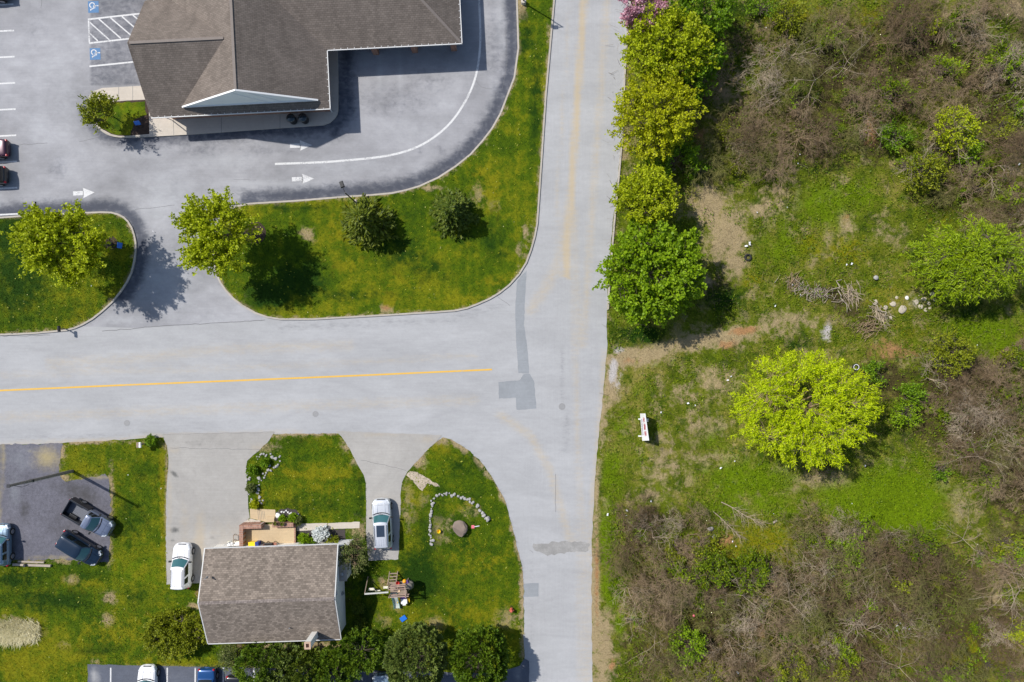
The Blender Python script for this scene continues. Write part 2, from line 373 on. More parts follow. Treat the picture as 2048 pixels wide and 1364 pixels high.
M['red_plastic'] = plain('red_plastic', (.45, .03, .02), .45, .12, 5)
M['pink_plastic'] = plain('pink_plastic', (.75, .16, .22), .45, .1, 5)
M['purple_plastic'] = plain('purple_plastic', (.11, .05, .22), .5, .1, 5)
M['green_plastic'] = plain('slide_green', (.06, .26, .22), .4, .1, 5)
M['cream_plastic'] = plain('cream_plastic', (.72, .68, .54), .5, .06, 5)
M['slide'] = plain('slide_white', (.58, .63, .58), .35, .06, 5)
M['terracotta'] = plain('terracotta', (.22, .13, .07), .8, .25, 6)
M['letter_red'] = plain('red_lettering', (.42, .03, .06), .6, .2, 6)
M['letter_blue'] = plain('purple_lettering', (.12, .08, .25), .6, .2, 6)
M['hydrant'] = plain('hydrant_red', (.50, .10, .06), .5, .2, 6)
M['leaf_yg'] = leafmat('yellow_green_leaves', (.19, .235, .004), (.36, .43, .007), (.54, .60, .014))
M['leaf_yel'] = leafmat('yellow_leaves', (.23, .25, .003), (.39, .42, .005), (.56, .59, .012))
M['leaf_lime'] = leafmat('lime_leaves', (.24, .33, .003), (.50, .62, .004), (.72, .80, .010), .42)
M['leaf_green'] = leafmat('green_leaves', (.075, .16, .005), (.15, .27, .007), (.26, .40, .012))
M['leaf_mid'] = leafmat('mid_green_leaves', (.11, .20, .004), (.21, .34, .006), (.33, .47, .012))
M['leaf_dark'] = leafmat('evergreen_leaves', (.035, .070, .005), (.085, .125, .009), (.17, .20, .02), .15)
M['leaf_pine'] = leafmat('pine_needles', (.065, .105, .018), (.13, .18, .032), (.23, .28, .06), .15)
M['leaf_dpine'] = leafmat('deep_green_needles', (.042, .095, .005), (.09, .155, .007), (.18, .25, .012), .15)
M['leaf_olive'] = leafmat('olive_leaves', (.11, .14, .006), (.20, .235, .008), (.34, .36, .016), .25)
M['leaf_grey'] = leafmat('grey_green_leaves', (.075, .105, .022), (.14, .175, .04), (.24, .26, .08), .25)
M['blossom'] = leafmat('pink_blossom', (.32, .12, .17), (.55, .28, .36), (.72, .48, .55), .3)
M['blossom_white'] = leafmat('white_blossom', (.55, .6, .55), (.75, .78, .76), (.88, .9, .9), .2)
M['leaf_weed'] = leafmat('weed_leaves', (.055, .11, .001), (.118, .185, .002), (.25, .30, .006), .25)
M['leaf_spring'] = leafmat('spring_green_leaves', (.13, .21, .003), (.25, .36, .005), (.38, .48, .012))
M['leaf_con'] = leafmat('conifer_sprays', (.045, .070, .004), (.10, .135, .006), (.21, .235, .012), .15)
# ---------------------------------------------------------------- outlines, in photo pixels on the ground
rng = np.random.default_rng(7); rnd = random.Random(11)
MID = [(1036, -900), (1032, 0), (1035, 97), (1027, 155), (1012, 194), (1000, 226), (983, 256), (964, 281), (940, 308), (910, 332), (876, 354), (839, 371), (812, 379), (784, 385), (740, 389), (693, 392), (597, 400), (500, 406),
       (470, 412), (446, 428), (432, 452), (426, 490), (426, 520), (431, 545), (440, 566), (452, 583), (467, 599), (484, 612), (512, 628), (535, 636), (561, 640), (626, 640), (770, 632), (870, 626), (910, 623), (934, 618), (955, 610), (980, 599), (1000, 587), (1020, 571), (1039, 550), (1054, 526), (1064, 499), (1071, 474), (1076, 447), (1082, 360), (1093, 193), (1110, 0), (1180, -900)]
LEFT = [(-900, 472), (0, 434), (84, 428), (206, 423), (225, 424), (239, 428), (250, 434), (258, 442), (266, 455), (271, 470), (274, 485), (274, 503), (271, 524), (266, 545), (257, 564), (245, 583), (227, 605), (206, 624), (187, 639), (168, 650), (152, 657), (135, 662), (70, 668), (0, 671), (-900, 706)]
ISLE = [(176, 205), (180, 193), (187, 184), (206, 177), (330, 170), (400, 150), (400, 60), (675, 60), (677, 160), (677, 221), (675, 230), (670, 238), (661, 246), (648, 251), (560, 257), (377, 270), (270, 276), (242, 276), (222, 272), (210, 266), (200, 258), (184, 239), (177, 224)]
SOUTH = [(-900, 935), (0, 890), (127, 886), (200, 882), (270, 878), (300, 875), (318, 874), (545, 868), (600, 867), (690, 867), (800, 872), (871, 884), (886, 875), (903, 880), (920, 889), (940, 903), (957, 918), (974, 940), (988, 962), (999, 980), (1009, 998), (1022, 1045), (1037, 1103), (1045, 1137), (1048, 1200), (1048, 1280), (1050, 1330), (1052, 1900), (-900, 1900)]
GRAVEL = [(-900, 935), (-200, 900), (0, 889), (127, 886), (123, 898), (121, 910), (119, 930), (120, 953), (131, 964), (170, 957), (211, 948), (217, 956), (219, 967), (222, 1004), (221, 1060), (218, 1124), (190, 1126), (160, 1122), (117, 1117), (70, 1121), (30, 1119), (0, 1131), (-900, 1160)]
DRIVE1 = [(324, 868), (549, 863), (544, 872), (534, 886), (520, 899), (495, 921), (492, 942), (494, 962), (497, 1016), (500, 1035), (486, 1048), (486, 1112), (407, 1112), (400, 1166), (334, 1168), (332, 1084), (333, 986), (336, 940), (337, 913), (335, 893), (330, 880)]
DRIVE2 = [(672, 862), (884, 870), (871, 885), (849, 906), (815, 943), (805, 963), (802, 983), (800, 1050), (797, 1119), (737, 1121), (732, 1055), (733, 1011), (732, 967), (727, 950), (720, 938), (700, 899), (687, 878)]
LOT2 = [(176, 1328), (445, 1334), (700, 1339), (960, 1346), (1000, 1343), (1039, 1331), (1049, 1316), (1058, 1322), (1060, 1900), (173, 1900)]
LOT = [(-900, -900), (1070, -900), (1050, 0), (1050, 110), (1040, 170), (1000, 260), (940, 330), (860, 385), (780, 402), (600, 415), (480, 425), (450, 470), (448, 540), (480, 590), (530, 628), (522, 640), (400, 649), (270, 656), (150, 652), (90, 610), (0, 560), (-900, 600)]
ROAD = [(-900, 560), (0, 560), (300, 560), (700, 520), (1000, 480), (1040, 300), (1060, 0), (1120, -900), (1304, -900), (1258, 0), (1249, 160), (1240, 300), (1230, 400), (1222, 480), (1216, 560), (1213, 640), (1214, 700), (1210, 740), (1205, 800), (1199, 860), (1193, 920), (1188, 1000), (1184, 1080), (1183, 1200), (1185, 1364), (1192, 1900), (1030, 1900), (1030, 1300), (1020, 1110), (990, 1000), (930, 920), (880, 905), (500, 905), (0, 920), (-900, 965)]

# ---------------------------------------------------------------- what covers the ground where (turf, straw, leaf litter, soil, some shade put into colour)
LAWN_F = {
    'deep': [(600, 560, 60, 40, .75), (540, 590, 50, 30, .8), (800, 500, 60, 40, .55), (850, 540, 50, 25, .5), (700, 590, 120, 14, .45), (990, 480, 30, 60, .5), (1070, 200, 14, 120, .55), (1050, 80, 12, 60, .6), (930, 480, 40, 25, .45), (600, 415, 90, 10, .5),  # deep turf green; the first two also paint in the lot tree's shadow
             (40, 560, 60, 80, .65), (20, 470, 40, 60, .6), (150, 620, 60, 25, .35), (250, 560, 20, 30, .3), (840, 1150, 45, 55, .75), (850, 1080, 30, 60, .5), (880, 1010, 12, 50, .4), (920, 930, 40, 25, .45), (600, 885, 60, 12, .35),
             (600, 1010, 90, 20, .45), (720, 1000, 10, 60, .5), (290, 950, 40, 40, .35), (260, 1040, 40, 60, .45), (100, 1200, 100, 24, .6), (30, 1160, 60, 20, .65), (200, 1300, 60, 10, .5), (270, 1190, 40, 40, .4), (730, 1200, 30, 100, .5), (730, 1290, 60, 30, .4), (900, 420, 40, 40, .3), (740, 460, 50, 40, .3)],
    'yel': [(720, 440, 60, 40, .55), (680, 470, 60, 20, .5), (690, 530, 40, 20, .45), (780, 600, 16, 16, .9), (980, 380, 24, 50, .55), (960, 340, 30, 20, .4), (1000, 560, 40, 14, .5), (940, 600, 50, 10, .55), (800, 560, 60, 20, .4), (560, 620, 60, 8, .5), (870, 470, 20, 14, .4),
            (640, 945, 80, 14, .65), (650, 975, 60, 12, .45), (560, 945, 30, 10, .4), (520, 1000, 8, 20, .8), (120, 1300, 120, 40, .45), (250, 1260, 80, 40, .45), (40, 1330, 60, 30, .65), (170, 1170, 60, 20, .4), (860, 1230, 120, 40, .35), (960, 1230, 50, 40, .4), (940, 1120, 80, 40, .35), (880, 895, 18, 12, .6),
            (325, 960, 7, 90, .7), (328, 1080, 7, 60, .6), (240, 1000, 14, 100, .3), (830, 1000, 18, 40, .45), (920, 1010, 40, 16, .35), (1000, 1270, 40, 20, .5), (360, 1325, 120, 10, .6), (640, 880, 60, 8, .35), (250, 650, 60, 10, .3)],
    'tan': [(616, 470, 14, 12, .85), (775, 613, 13, 8, .9), (960, 390, 12, 22, .6), (985, 410, 16, 10, .55), (660, 400, 60, 4, .35), (1052, 460, 6, 24, .5), (1042, 505, 8, 14, .5), (840, 376, 40, 4, .6), (640, 400, 30, 3, .5), (1044, 20, 6, 24, .9), (720, 398, 20, 5, .6), (490, 600, 8, 20, .4),
            (220, 1195, 14, 10, .85), (215, 1240, 12, 12, .9), (145, 1160, 14, 8, .75), (30, 1262, 44, 20, .95), (130, 1290, 16, 10, .6), (120, 900, 10, 22, .9), (126, 955, 12, 12, .6), (180, 957, 34, 5, .85), (223, 1000, 4, 60, .7), (219, 1090, 5, 40, .8), (140, 1118, 26, 5, .8), (60, 1120, 50, 4, .5), (200, 884, 70, 3, .8), (330, 890, 8, 10, .7), (334, 1000, 3, 120, .75),
            (548, 872, 14, 6, .8), (620, 868, 70, 3, .9), (690, 890, 8, 12, .7), (712, 925, 8, 8, .7), (536, 895, 20, 8, .7), (838, 920, 14, 18, .85), (880, 882, 20, 10, .85), (920, 893, 24, 5, .9, 35), (965, 935, 30, 4, .85, 52), (1000, 985, 30, 3, .8, 66), (1030, 1080, 60, 3, .7, 76), (1045, 1180, 3, 80, .8), (1046, 1290, 3, 40, .7),
            (820, 1010, 14, 40, .55), (845, 1000, 10, 20, .4), (880, 1060, 24, 30, .45), (940, 1020, 24, 16, .35), (800, 1180, 20, 14, .4), (740, 1165, 6, 10, .6), (768, 1165, 10, 10, .7), (795, 1210, 10, 14, .6), (770, 1240, 30, 16, .35), (870, 1245, 20, 14, .6), (1010, 1240, 24, 20, .5), (400, 1190, 8, 8, .9), (395, 1212, 16, 5, .9), (340, 1330, 100, 4, .6), (190, 1325, 12, 4, .9), (560, 1290, 60, 6, .7), (720, 1060, 20, 20, .6), (860, 1265, 12, 8, .6), (640, 1290, 50, 8, .75)],
    'brown': [(560, 1290, 90, 8, .8), (720, 1110, 14, 30, .7), (725, 1250, 20, 40, .4), (700, 1180, 10, 60, .35), (1022, 1216, 5, 5, .8)],
    'vivid': [(900, 470, 20, 50, .3), (860, 490, 26, 20, .35), (310, 900, 20, 20, .3), (270, 1150, 60, 50, .35), (400, 1320, 40, 8, .4), (990, 540, 30, 20, .3), (860, 930, 20, 30, .35), (540, 905, 30, 14, .3)],
    'soil': [(773, 618, 10, 5, .6), (1045, 15, 4, 14, .5), (772, 1166, 8, 8, .45), (400, 1188, 8, 8, .9)]}
WILD_F = {
    'tan': [(1250, 715, 40, 16, 1.0, -15), (1310, 705, 50, 18, .9, -20), (1380, 685, 60, 15, .8, -12), (1450, 675, 50, 18, .9, -10), (1530, 655, 60, 20, .55), (1590, 640, 50, 20, .5), (1222, 770, 13, 40, 1.0), (1208, 830, 6, 40, .9), (1200, 900, 4, 60, .7), (1192, 1000, 4, 80, .8), (1190, 1200, 9, 160, .95), (1205, 1300, 22, 70, .8), (1420, 415, 30, 40, .95, -25), (1450, 470, 40, 50, .85, -15), (1470, 530, 22, 30, .75), (1510, 420, 40, 14, .6), (1400, 560, 30, 14, .6), (1560, 400, 40, 30, .45), (1690, 445, 12, 26, .9, -25), (1655, 480, 10, 26, .6), (1660, 390, 30, 12, .4), (1780, 470, 24, 14, .45),
            (1250, 200, 5, 160, .7), (1250, 290, 14, 30, .7), (1410, 850, 40, 30, .45), (1440, 760, 50, 24, .5), (1330, 930, 40, 40, .45), (1320, 880, 24, 20, .4), (1420, 920, 70, 20, .4), (1370, 790, 40, 20, .45), (1640, 960, 70, 18, .55), (1560, 940, 30, 14, .4), (1880, 960, 20, 30, .5), (1920, 1010, 30, 40, .5), (1890, 680, 70, 10, .45), (1700, 20, 20, 30, .3), (1890, 30, 10, 30, .6), (2030, 15, 20, 20, .8), (2030, 330, 20, 40, .55), (1800, 600, 60, 20, .4), (2000, 880, 40, 60, .3), (1420, 260, 14, 40, .35), (1460, 200, 40, 30, .35), (1215, 1250, 10, 40, .7), (1990, 1180, 30, 30, .35), (1300, 990, 40, 20, .4)],
    'soil': [(1488, 661, 26, 7, .9, -10), (1455, 690, 20, 12, .55), (1260, 720, 20, 7, .45), (1795, 215, 30, 10, .55), (1740, 260, 10, 30, .6), (1690, 437, 10, 14, .4), (1193, 1150, 3, 90, .6), (1225, 1330, 6, 10, .8), (1450, 1080, 24, 10, .6), (1520, 1260, 8, 14, .7), (1780, 700, 50, 20, .5), (1240, 1225, 6, 12, .5), (1400, 275, 10, 24, .6)],
    'pale': [(1226, 740, 7, 22, 1.0, 8), (1238, 765, 4, 16, .8, 10), (1652, 664, 9, 15, .9), (1830, 600, 16, 16, .35), (1235, 700, 10, 6, .6)],
    'brown': [(1690, 130, 110, 110, .75), (1620, 260, 90, 70, .7), (1480, 250, 60, 60, .6), (1850, 110, 90, 100, .65), (1980, 200, 80, 120, .6), (1750, 270, 40, 50, .7), (1960, 380, 90, 50, .6), (1880, 290, 50, 40, .5), (1930, 820, 110, 110, .75), (2030, 950, 60, 120, .7), (1770, 760, 60, 50, .6), (1700, 620, 50, 30, .5), (1660, 590, 70, 16, .7, 12), (1740, 645, 40, 20, .6), (1520, 1170, 160, 60, .7), (1440, 1260, 140, 80, .75), (1640, 1250, 160, 90, .8), (1850, 1180, 140, 90, .75), (1950, 1280, 120, 80, .75), (1330, 1160, 60, 60, .65), (1270, 1090, 40, 60, .6), (1400, 1040, 80, 30, .55), (1640, 1060, 80, 30, .5), (1800, 1060, 80, 40, .5), (1300, 1300, 60, 60, .6), (1640, 940, 80, 20, .5), (1420, 350, 24, 40, .55), (1350, 300, 40, 60, .6), (1380, 180, 40, 100, .6), (1500, 60, 60, 60, .3), (1430, 570, 40, 30, .5), (1880, 390, 60, 40, .5), (1250, 610, 20, 20, .4), (1700, 1330, 120, 40, .7)],
    'vivid': [(1650, 410, 60, 50, .6), (1720, 390, 50, 30, .6), (1560, 500, 50, 40, .5), (1600, 560, 40, 20, .4), (1790, 1000, 90, 70, .95), (1840, 1050, 40, 30, .8), (1700, 1000, 80, 40, .65), (1500, 960, 90, 40, .7), (1450, 1010, 60, 40, .55), (1960, 660, 80, 40, .7), (2010, 700, 50, 40, .6), (1225, 950, 22, 60, .6), (1215, 1080, 16, 70, .75), (1225, 1170, 22, 40, .95), (1240, 1240, 10, 30, .7), (1250, 850, 30, 40, .4), (1280, 780, 24, 20, .45), (1260, 640, 40, 24, .45), (1340, 730, 50, 12, .3), (1480, 780, 26, 26, .4), (1570, 460, 30, 40, .4), (1300, 640, 60, 20, .35), (1430, 880, 30, 24, .45), (1540, 1010, 70, 30, .6), (1840, 930, 30, 40, .5)],
    'deep': [(1280, 670, 60, 20, .75), (1480, 620, 30, 20, .45), (1590, 690, 40, 14, .6), (1450, 600, 40, 24, .7), (1780, 880, 40, 60, .35), (1230, 1170, 16, 40, .35), (1500, 740, 20, 30, .3), (1310, 890, 20, 20, .3), (1620, 340, 40, 20, .4), (1590, 90, 40, 40, .5), (1510, 20, 60, 20, .5), (1230, 1050, 14, 60, .3), (1560, 560, 24, 16, .35), (1950, 620, 60, 20, .5)],
    'yel': [(1580, 40, 60, 40, .55), (1560, 160, 40, 40, .4), (1690, 500, 60, 24, .5), (1620, 490, 40, 40, .45), (1780, 600, 60, 30, .45), (1430, 1110, 60, 40, .6), (1530, 1080, 70, 40, .6), (1600, 1290, 100, 40, .4), (1900, 440, 50, 20, .3), (1500, 560, 20, 20, .5), (1900, 1300, 120, 40, .4), (1750, 30, 60, 30, .4), (1340, 1280, 50, 60, .4), (1450, 1330, 60, 30, .5), (2000, 1130, 50, 30, .5), (1830, 670, 60, 30, .3)]}
def fields(lst, extra=None):
    d = {}
    for k, b in lst.items(): d[k] = (lambda X, Y, b=b: blobs(b, X, Y))
    d.update(extra or {}); return d

# ---------------------------------------------------------------- the setting
def make_ground():
    fine = 0.5
    xs = sorted(set([-420, -200, -110, -70] + [round(-52 + 3 * i, 2) for i in range(20)] + [round(8 + fine * i, 2) for i in range(106)] + [66, 80, 110, 200, 420]))
    ys = sorted(set([-420, -200, -110, -60, -48] + [round(-44 + fine * i, 2) for i in range(177)] + [48, 60, 110, 200, 420]))
    X, Y = np.meshgrid(xs, ys, indexing='ij'); nx, ny = X.shape
    px, py = X / MPP + 1024, 682 - Y / MPP
    far = np.clip((px - 1265) / 60, 0, 1)
    Z = (np.sin(X * .55 + 1.3 * np.sin(Y * .31)) * np.cos(Y * .47 + np.sin(X * .23)) * .10 + .10 + .05 * np.sin(X * 1.7 + Y * .9) * np.sin(Y * 1.9 - X * .6) + .02) * far
    V = np.stack([X, Y, Z], -1).reshape(-1, 3)
    i = np.arange(nx * ny).reshape(nx, ny)
    F = np.stack([i[:-1, :-1], i[1:, :-1], i[1:, 1:], i[:-1, 1:]], -1).reshape(-1, 4)
    at = {k: blobs(b, px, py).ravel() for k, b in WILD_F.items()}; at['rnd'] = np.full(nx * ny, .5)
    struct(link('ground', np_mesh('ground', V, F, at, smooth=True), M['wild']))
make_ground()
def wild_z(x, y):
    px = x / MPP + 1024; far = np.clip((px - 1265) / 60, 0, 1)
    return (np.sin(x * .55 + 1.3 * np.sin(y * .31)) * np.cos(y * .47 + np.sin(x * .23)) * .10 + .10 + .05 * np.sin(x * 1.7 + y * .9) * np.sin(y * 1.9 - x * .6) + .02) * far
road_f = {'ns': lambda X, Y: np.clip((X - 1000 + np.clip(Y - 850, -60, 200) * .15) / 90, 0, 1), 'warm': lambda X, Y: np.maximum.reduce([1.0 * np.exp(-((X - (1168 - .067 * Y)) / 8) ** 2) * (Y < 560), .5 * np.exp(-((X - (1214 - .07 * Y)) / 10) ** 2) * (Y < 700), .4 * np.exp(-((X - (1140 - .067 * Y)) / 6) ** 2) * (Y < 480), .45 * np.exp(-(dist_line([(1150, 420), (1150, 700), (1160, 1000), (1160, 1364)], X, Y) / 9) ** 2), .4 * np.exp(-(dist_line([(0, 835), (500, 815), (950, 800)], X, Y) / 14) ** 2), .38 * np.exp(-(dist_line([(0, 750), (500, 735), (950, 712)], X, Y) / 9) ** 2), .5 * np.exp(-(dist_line([(1140, 420), (1120, 520), (1090, 580), (1060, 620)], X, Y) / 16) ** 2),
                                              .5 * np.exp(-(dist_line([(1000, 830), (1060, 870), (1100, 940), (1140, 1080)], X, Y) / 12) ** 2), .55 * np.exp(-(dist_line([(1210, 700), (1195, 900), (1180, 1050), (1178, 1364)], X, Y) / 8) ** 2), .42 * np.exp(-(dist_line([(100, 725), (250, 720), (420, 700), (700, 690)], X, Y) / 14) ** 2), .6 * np.exp(-(dist_line(SOUTH[1:9], X, Y) / 8) ** 2)]),
          'dark': lambda X, Y: np.maximum.reduce([.4 * np.exp(-(dist_line([(1125, 700), (1127, 800)], X, Y) / 5) ** 2), .3 * np.exp(-(dist_line([(1135, 830), (1130, 900)], X, Y) / 10) ** 2), .34 * np.exp(-(dist_line([(560, 655), (900, 640), (1000, 610)], X, Y) / 10) ** 2), .35 * np.exp(-(dist_line(SOUTH[11:25], X, Y) / 5) ** 2), .32 * np.exp(-(dist_line([(0, 878), (300, 866)], X, Y) / 7) ** 2), .3 * np.exp(-(dist_line([(1060, 1120), (1062, 1364)], X, Y) / 6) ** 2)])}
struct(sheet('road', rough(ROAD, .7, 12, 3), .012, M['road'], .5, road_f))
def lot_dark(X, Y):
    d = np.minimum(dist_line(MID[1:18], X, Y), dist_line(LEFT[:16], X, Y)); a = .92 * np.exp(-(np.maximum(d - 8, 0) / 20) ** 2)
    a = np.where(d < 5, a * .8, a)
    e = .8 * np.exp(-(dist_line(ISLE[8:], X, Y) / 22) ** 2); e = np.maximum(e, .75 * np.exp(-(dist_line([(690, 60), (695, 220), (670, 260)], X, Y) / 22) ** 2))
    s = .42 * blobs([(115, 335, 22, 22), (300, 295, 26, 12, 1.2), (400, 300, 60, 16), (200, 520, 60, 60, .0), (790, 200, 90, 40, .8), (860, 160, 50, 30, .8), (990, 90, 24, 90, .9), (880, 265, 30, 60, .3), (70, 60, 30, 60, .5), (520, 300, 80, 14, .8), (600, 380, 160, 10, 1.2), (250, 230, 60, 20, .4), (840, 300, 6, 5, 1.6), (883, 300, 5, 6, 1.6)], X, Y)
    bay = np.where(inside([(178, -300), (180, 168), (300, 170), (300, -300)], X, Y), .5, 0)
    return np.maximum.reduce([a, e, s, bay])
lot_f = {'dark': lot_dark, 'lite': lambda X, Y: blobs([(330, 390, 60, 70, .6), (340, 560, 50, 60, .65), (420, 640, 70, 20, .5), (300, 310, 50, 20, .4), (560, 370, 130, 12, .6), (820, 260, 70, 30, .45), (880, 220, 40, 60, .35), (1000, 40, 14, 60, .6), (990, 190, 14, 40, .5), (130, 190, 40, 120, .42), (80, 260, 30, 60, .45), (440, 320, 80, 20, .6), (700, 330, 120, 24, .5), (760, 150, 8, 60, .55), (800, 150, 6, 60, .5), (240, 640, 40, 10, .6), (110, 150, 40, 60, .4)], X, Y)}
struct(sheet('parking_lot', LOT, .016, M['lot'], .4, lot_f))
lawn_ex = {'rnd': lambda X, Y: np.full(np.shape(X), .5)}
EDGE = lambda pts, w, k: (lambda X, Y: k * np.exp(-(dist_line(pts + pts[:1], X, Y) / w) ** 2))
def raised(outline, nm):
    """lawn island inside a raised concrete kerb"""
    inner = offset_poly(outline, 3.4)
    bm = MB(); w0 = [P(*p) for p in outline]; w1 = [P(*p) for p in inner]; n = len(w0)
    for a, b in ((0, n),):
        o0 = [(p.x, p.y, .0) for p in w0]; o1 = [(p.x, p.y, .125) for p in w0]; o2 = [(p.x, p.y, .135) for p in w1]; o3 = [(p.x, p.y, .05) for p in w1]
        bm.add(o0 + o1 + o2 + o3, [(i + k * n, (i + 1) % n + k * n, (i + 1) % n + (k + 1) * n, i + (k + 1) * n) for k in range(3) for i in range(n)])
    k = struct(bm.build('kerb', M['kerb']))
    f = fields(LAWN_F, lawn_ex); base = f['tan']; f['tan'] = lambda X, Y: np.maximum(base(X, Y), EDGE(inner, 5, .42)(X, Y))
    struct(sheet(nm, inner, .115, M['lawn'], .5, f)); return inner
MID_IN = raised(MID, 'lawn'); LEFT_IN = raised(LEFT, 'lawn')
f = fields(LAWN_F, lawn_ex)
struct(sheet('lawn', rough(SOUTH, .8, 9, 5), .03, M['lawn'], .5, f))
grav_f = {'warm': lambda X, Y: blobs([(95, 915, 26, 22, .8), (5, 910, 6, 60, .6), (0, 1010, 5, 60, .5), (200, 955, 24, 4, .7), (110, 1116, 50, 4, .6)], X, Y), 'dark': lambda X, Y: blobs([(160, 985, 50, 20, .7, 20), (50, 1020, 10, 24, .7), (130, 1050, 60, 40, .4)], X, Y), 'lite': lambda X, Y: blobs([(40, 920, 30, 30, .5), (30, 980, 16, 40, .5), (20, 900, 60, 10, .4)], X, Y)}
struct(sheet('gravel_lot', rough(GRAVEL, 1.1, 6, 8), .040, M['gravel'], .4, grav_f))
d_f = {'warm': lambda X, Y: blobs([(400, 1090, 12, 60, .8), (340, 1000, 5, 90, .5), (345, 900, 14, 8, .5), (520, 895, 20, 8, .6), (370, 1040, 10, 50, .4), (855, 880, 20, 10, .5), (740, 1100, 14, 20, .5), (760, 870, 60, 4, .5), (440, 1060, 40, 30, .3)], X, Y), 'dark': lambda X, Y: blobs([(349, 948, 10, 4, .8, 40), (350, 1060, 7, 6, .8), (346, 1080, 6, 3, .6), (420, 885, 90, 8, .25), (390, 960, 6, 60, .2), (425, 1075, 6, 3, .5)], X, Y)}
struct(sheet('driveway', rough(DRIVE1, .45, 7, 9), .042, M['drive'], .2, d_f))
struct(sheet('driveway', rough(DRIVE2, .45, 7, 10), .042, M['drive'], .2, d_f))
struct(sheet('lower_parking_lot', rough(LOT2, .5, 10, 12), .044, M['lot2'], .4, {'lite': lambda X, Y: blobs([(190, 1352, 9, 16, .8), (330, 1352, 60, 10, .2), (1035, 1345, 8, 16, .5)], X, Y)}))
# patched trench and squares of newer asphalt in the junction
for pts in ([(1053, 541), (1050, 599), (1048, 650), (1055, 695), (1058, 747), (1037, 746), (1032, 683), (1030, 618), (1034, 562), (1042, 552)], [(997, 764), (1040, 760), (1047, 748), (1060, 748), (1068, 762), (1073, 817), (1033, 820), (1031, 796), (998, 797)], [(1041, 1168), (1077, 1165), (1077, 1193), (1046, 1194)]):
    struct(sheet('road_patch', rough(pts, .4, 5, 4), .017, M['patch']))
struct(sheet('road_patch', rough([(1066, 1089), (1110, 1083), (1180, 1084), (1176, 1104), (1140, 1103), (1098, 1110), (1066, 1101)], 1.3, 6, 6), .017, M['road_worn'] if 'road_worn' in M else paving('worn_asphalt', (.265, .26, .25), cloud=.4, scale=.9)))
# cracks and seams
cr = MB()
def crack(pts, w=.05, z=.0195):
    q = []
    for (a, b), (c, d) in zip(pts[:-1], pts[1:]):
        n = max(2, int(math.hypot(c - a, d - b) / 9))
        for i in range(n): q.append((a + (c - a) * i / n + rnd.gauss(0, .5), b + (d - b) * i / n + rnd.gauss(0, .7)))
    q.append(pts[-1]); strip(q, w * .6, z, cr)
crack([(205, 662), (270, 657), (330, 651), (400, 648), (470, 644), (530, 640)], .09); crack([(270, 419), (350, 410)], .06); crack([(30, 290), (95, 286)], .06); crack([(158, 283), (200, 274)], .05); crack([(468, 359), (512, 360)], .04)
crack([(0, 672), (100, 670)], .08); crack([(1111, 948), (1111, 1024)], .05); crack([(995, 594), (1020, 611)], .05); crack([(84, 0), (82, 16)], .06); crack([(940, 472), (1010, 479)], .02)
crack([(325, 869), (420, 867), (548, 864)], .03, .047); crack([(342, 896), (420, 897), (520, 899)], .05, .047); crack([(722, 921), (770, 930), (812, 941)], .05, .047); crack([(1060, 1100), (1066, 1105)], .05)
crack([(950, 160), (963, 175), (985, 178)], .04); crack([(1000, 260), (1022, 170)], .03); crack([(1012, 60), (1014, 130), (1004, 180)], .04); crack([(760, 1100), (759, 1121)], .05, .047)
struct(cr.build('road_crack', M['crack']))
# painted markings
strip([(-900, 820), (0, 781), (250, 770), (500, 760), (740, 750), (984, 739)], .17, .0205, (mk := MB())); struct(mk.build('yellow_road_line', M['yellow_paint']))
mk = MB()
strip(smooth_poly([(550, 328), (640, 325), (694, 321), (774, 313), (829, 298), (871, 274), (906, 242), (935, 197), (952, 155), (960, 106), (961, 58), (958, 0), (950, -120), (930, -300)], False, 2), .21, .0215, mk)
for i in range(-5, 8): strip([(-80 + i * .9, 65 + i * 52.4 + 1.5), (28.3 + i * 1.12, 61 + i * 52.4)], .16, .0215, mk)
for i in range(8): pass
struct(mk.build('white_lot_lines', M['white_paint']))
mk = MB()
strip([(176, 39), (292, 26)], .16, .0215, mk); strip([(178.5, 86.5), (290, 74)], .16, .0215, mk); strip([(177.5, 41), (179, 85)], .14, .0255, mk); strip([(179, 133), (272, 123.5)], .16, .0215, mk)
for a, b in (((180, 45), (219, 80)), ((198, 38), (242, 77)), ((221, 35.5), (267, 75)), ((244, 33), (276, 61)), ((266, 30.5), (287, 48)), ((180, 67), (196, 82))): strip([a, b], .13, .0255, mk)
struct(mk.build('hatched_bay_lines', M['white_paint']))
for cx, cy in ((187, 14), (190.5, 108)):
    b = MB(); c = P(cx, cy); b.box((c.x, c.y, .0205), (1.06, 1.16, .004), R(2)); struct(b.build('blue_bay_square', M['blue_paint']))
    s = MB(); U = lambda u, v: (cx + v * 11, cy - u * -11)      # symbol lies on its side: up is to the right
    def st(pts, w): strip([(cx + v * 11.5, cy + u * 11.5) for u, v in pts], w, .0262, s)
    st([(-.30 + .42 * math.cos(a), -.22 + .42 * math.sin(a)) for a in np.linspace(R(70), R(345), 14)], .10); st([(-.20, .42), (-.18, .02), (.28, .0), (.46, -.5), (.66, -.42)], .10); st([(-.16, .26), (.26, .24)], .08)
    st([(-.30, .70), (-.12, .70)], .20)
    struct(s.build('wheelchair_symbol', M['white_paint']))
def arrow(cx, cy, L, rz=2.0):
    b = MB(); c = P(cx, cy); h = L / 2; pts = [(-h, -.21), (-h + L * .48, -.21), (-h + L * .46, -.52), (h, 0), (-h + L * .46, .52), (-h + L * .48, .21), (-h, .21)]
    m = Matrix.Rotation(R(rz), 2); b.add([(*(Vector((c.x, c.y)) + m @ Vector(p)), .0225) for p in pts], [(0, 1, 5, 6), (2, 3, 4), (1, 2, 4, 5)]); struct(b.build('painted_arrow', M['white_paint']))
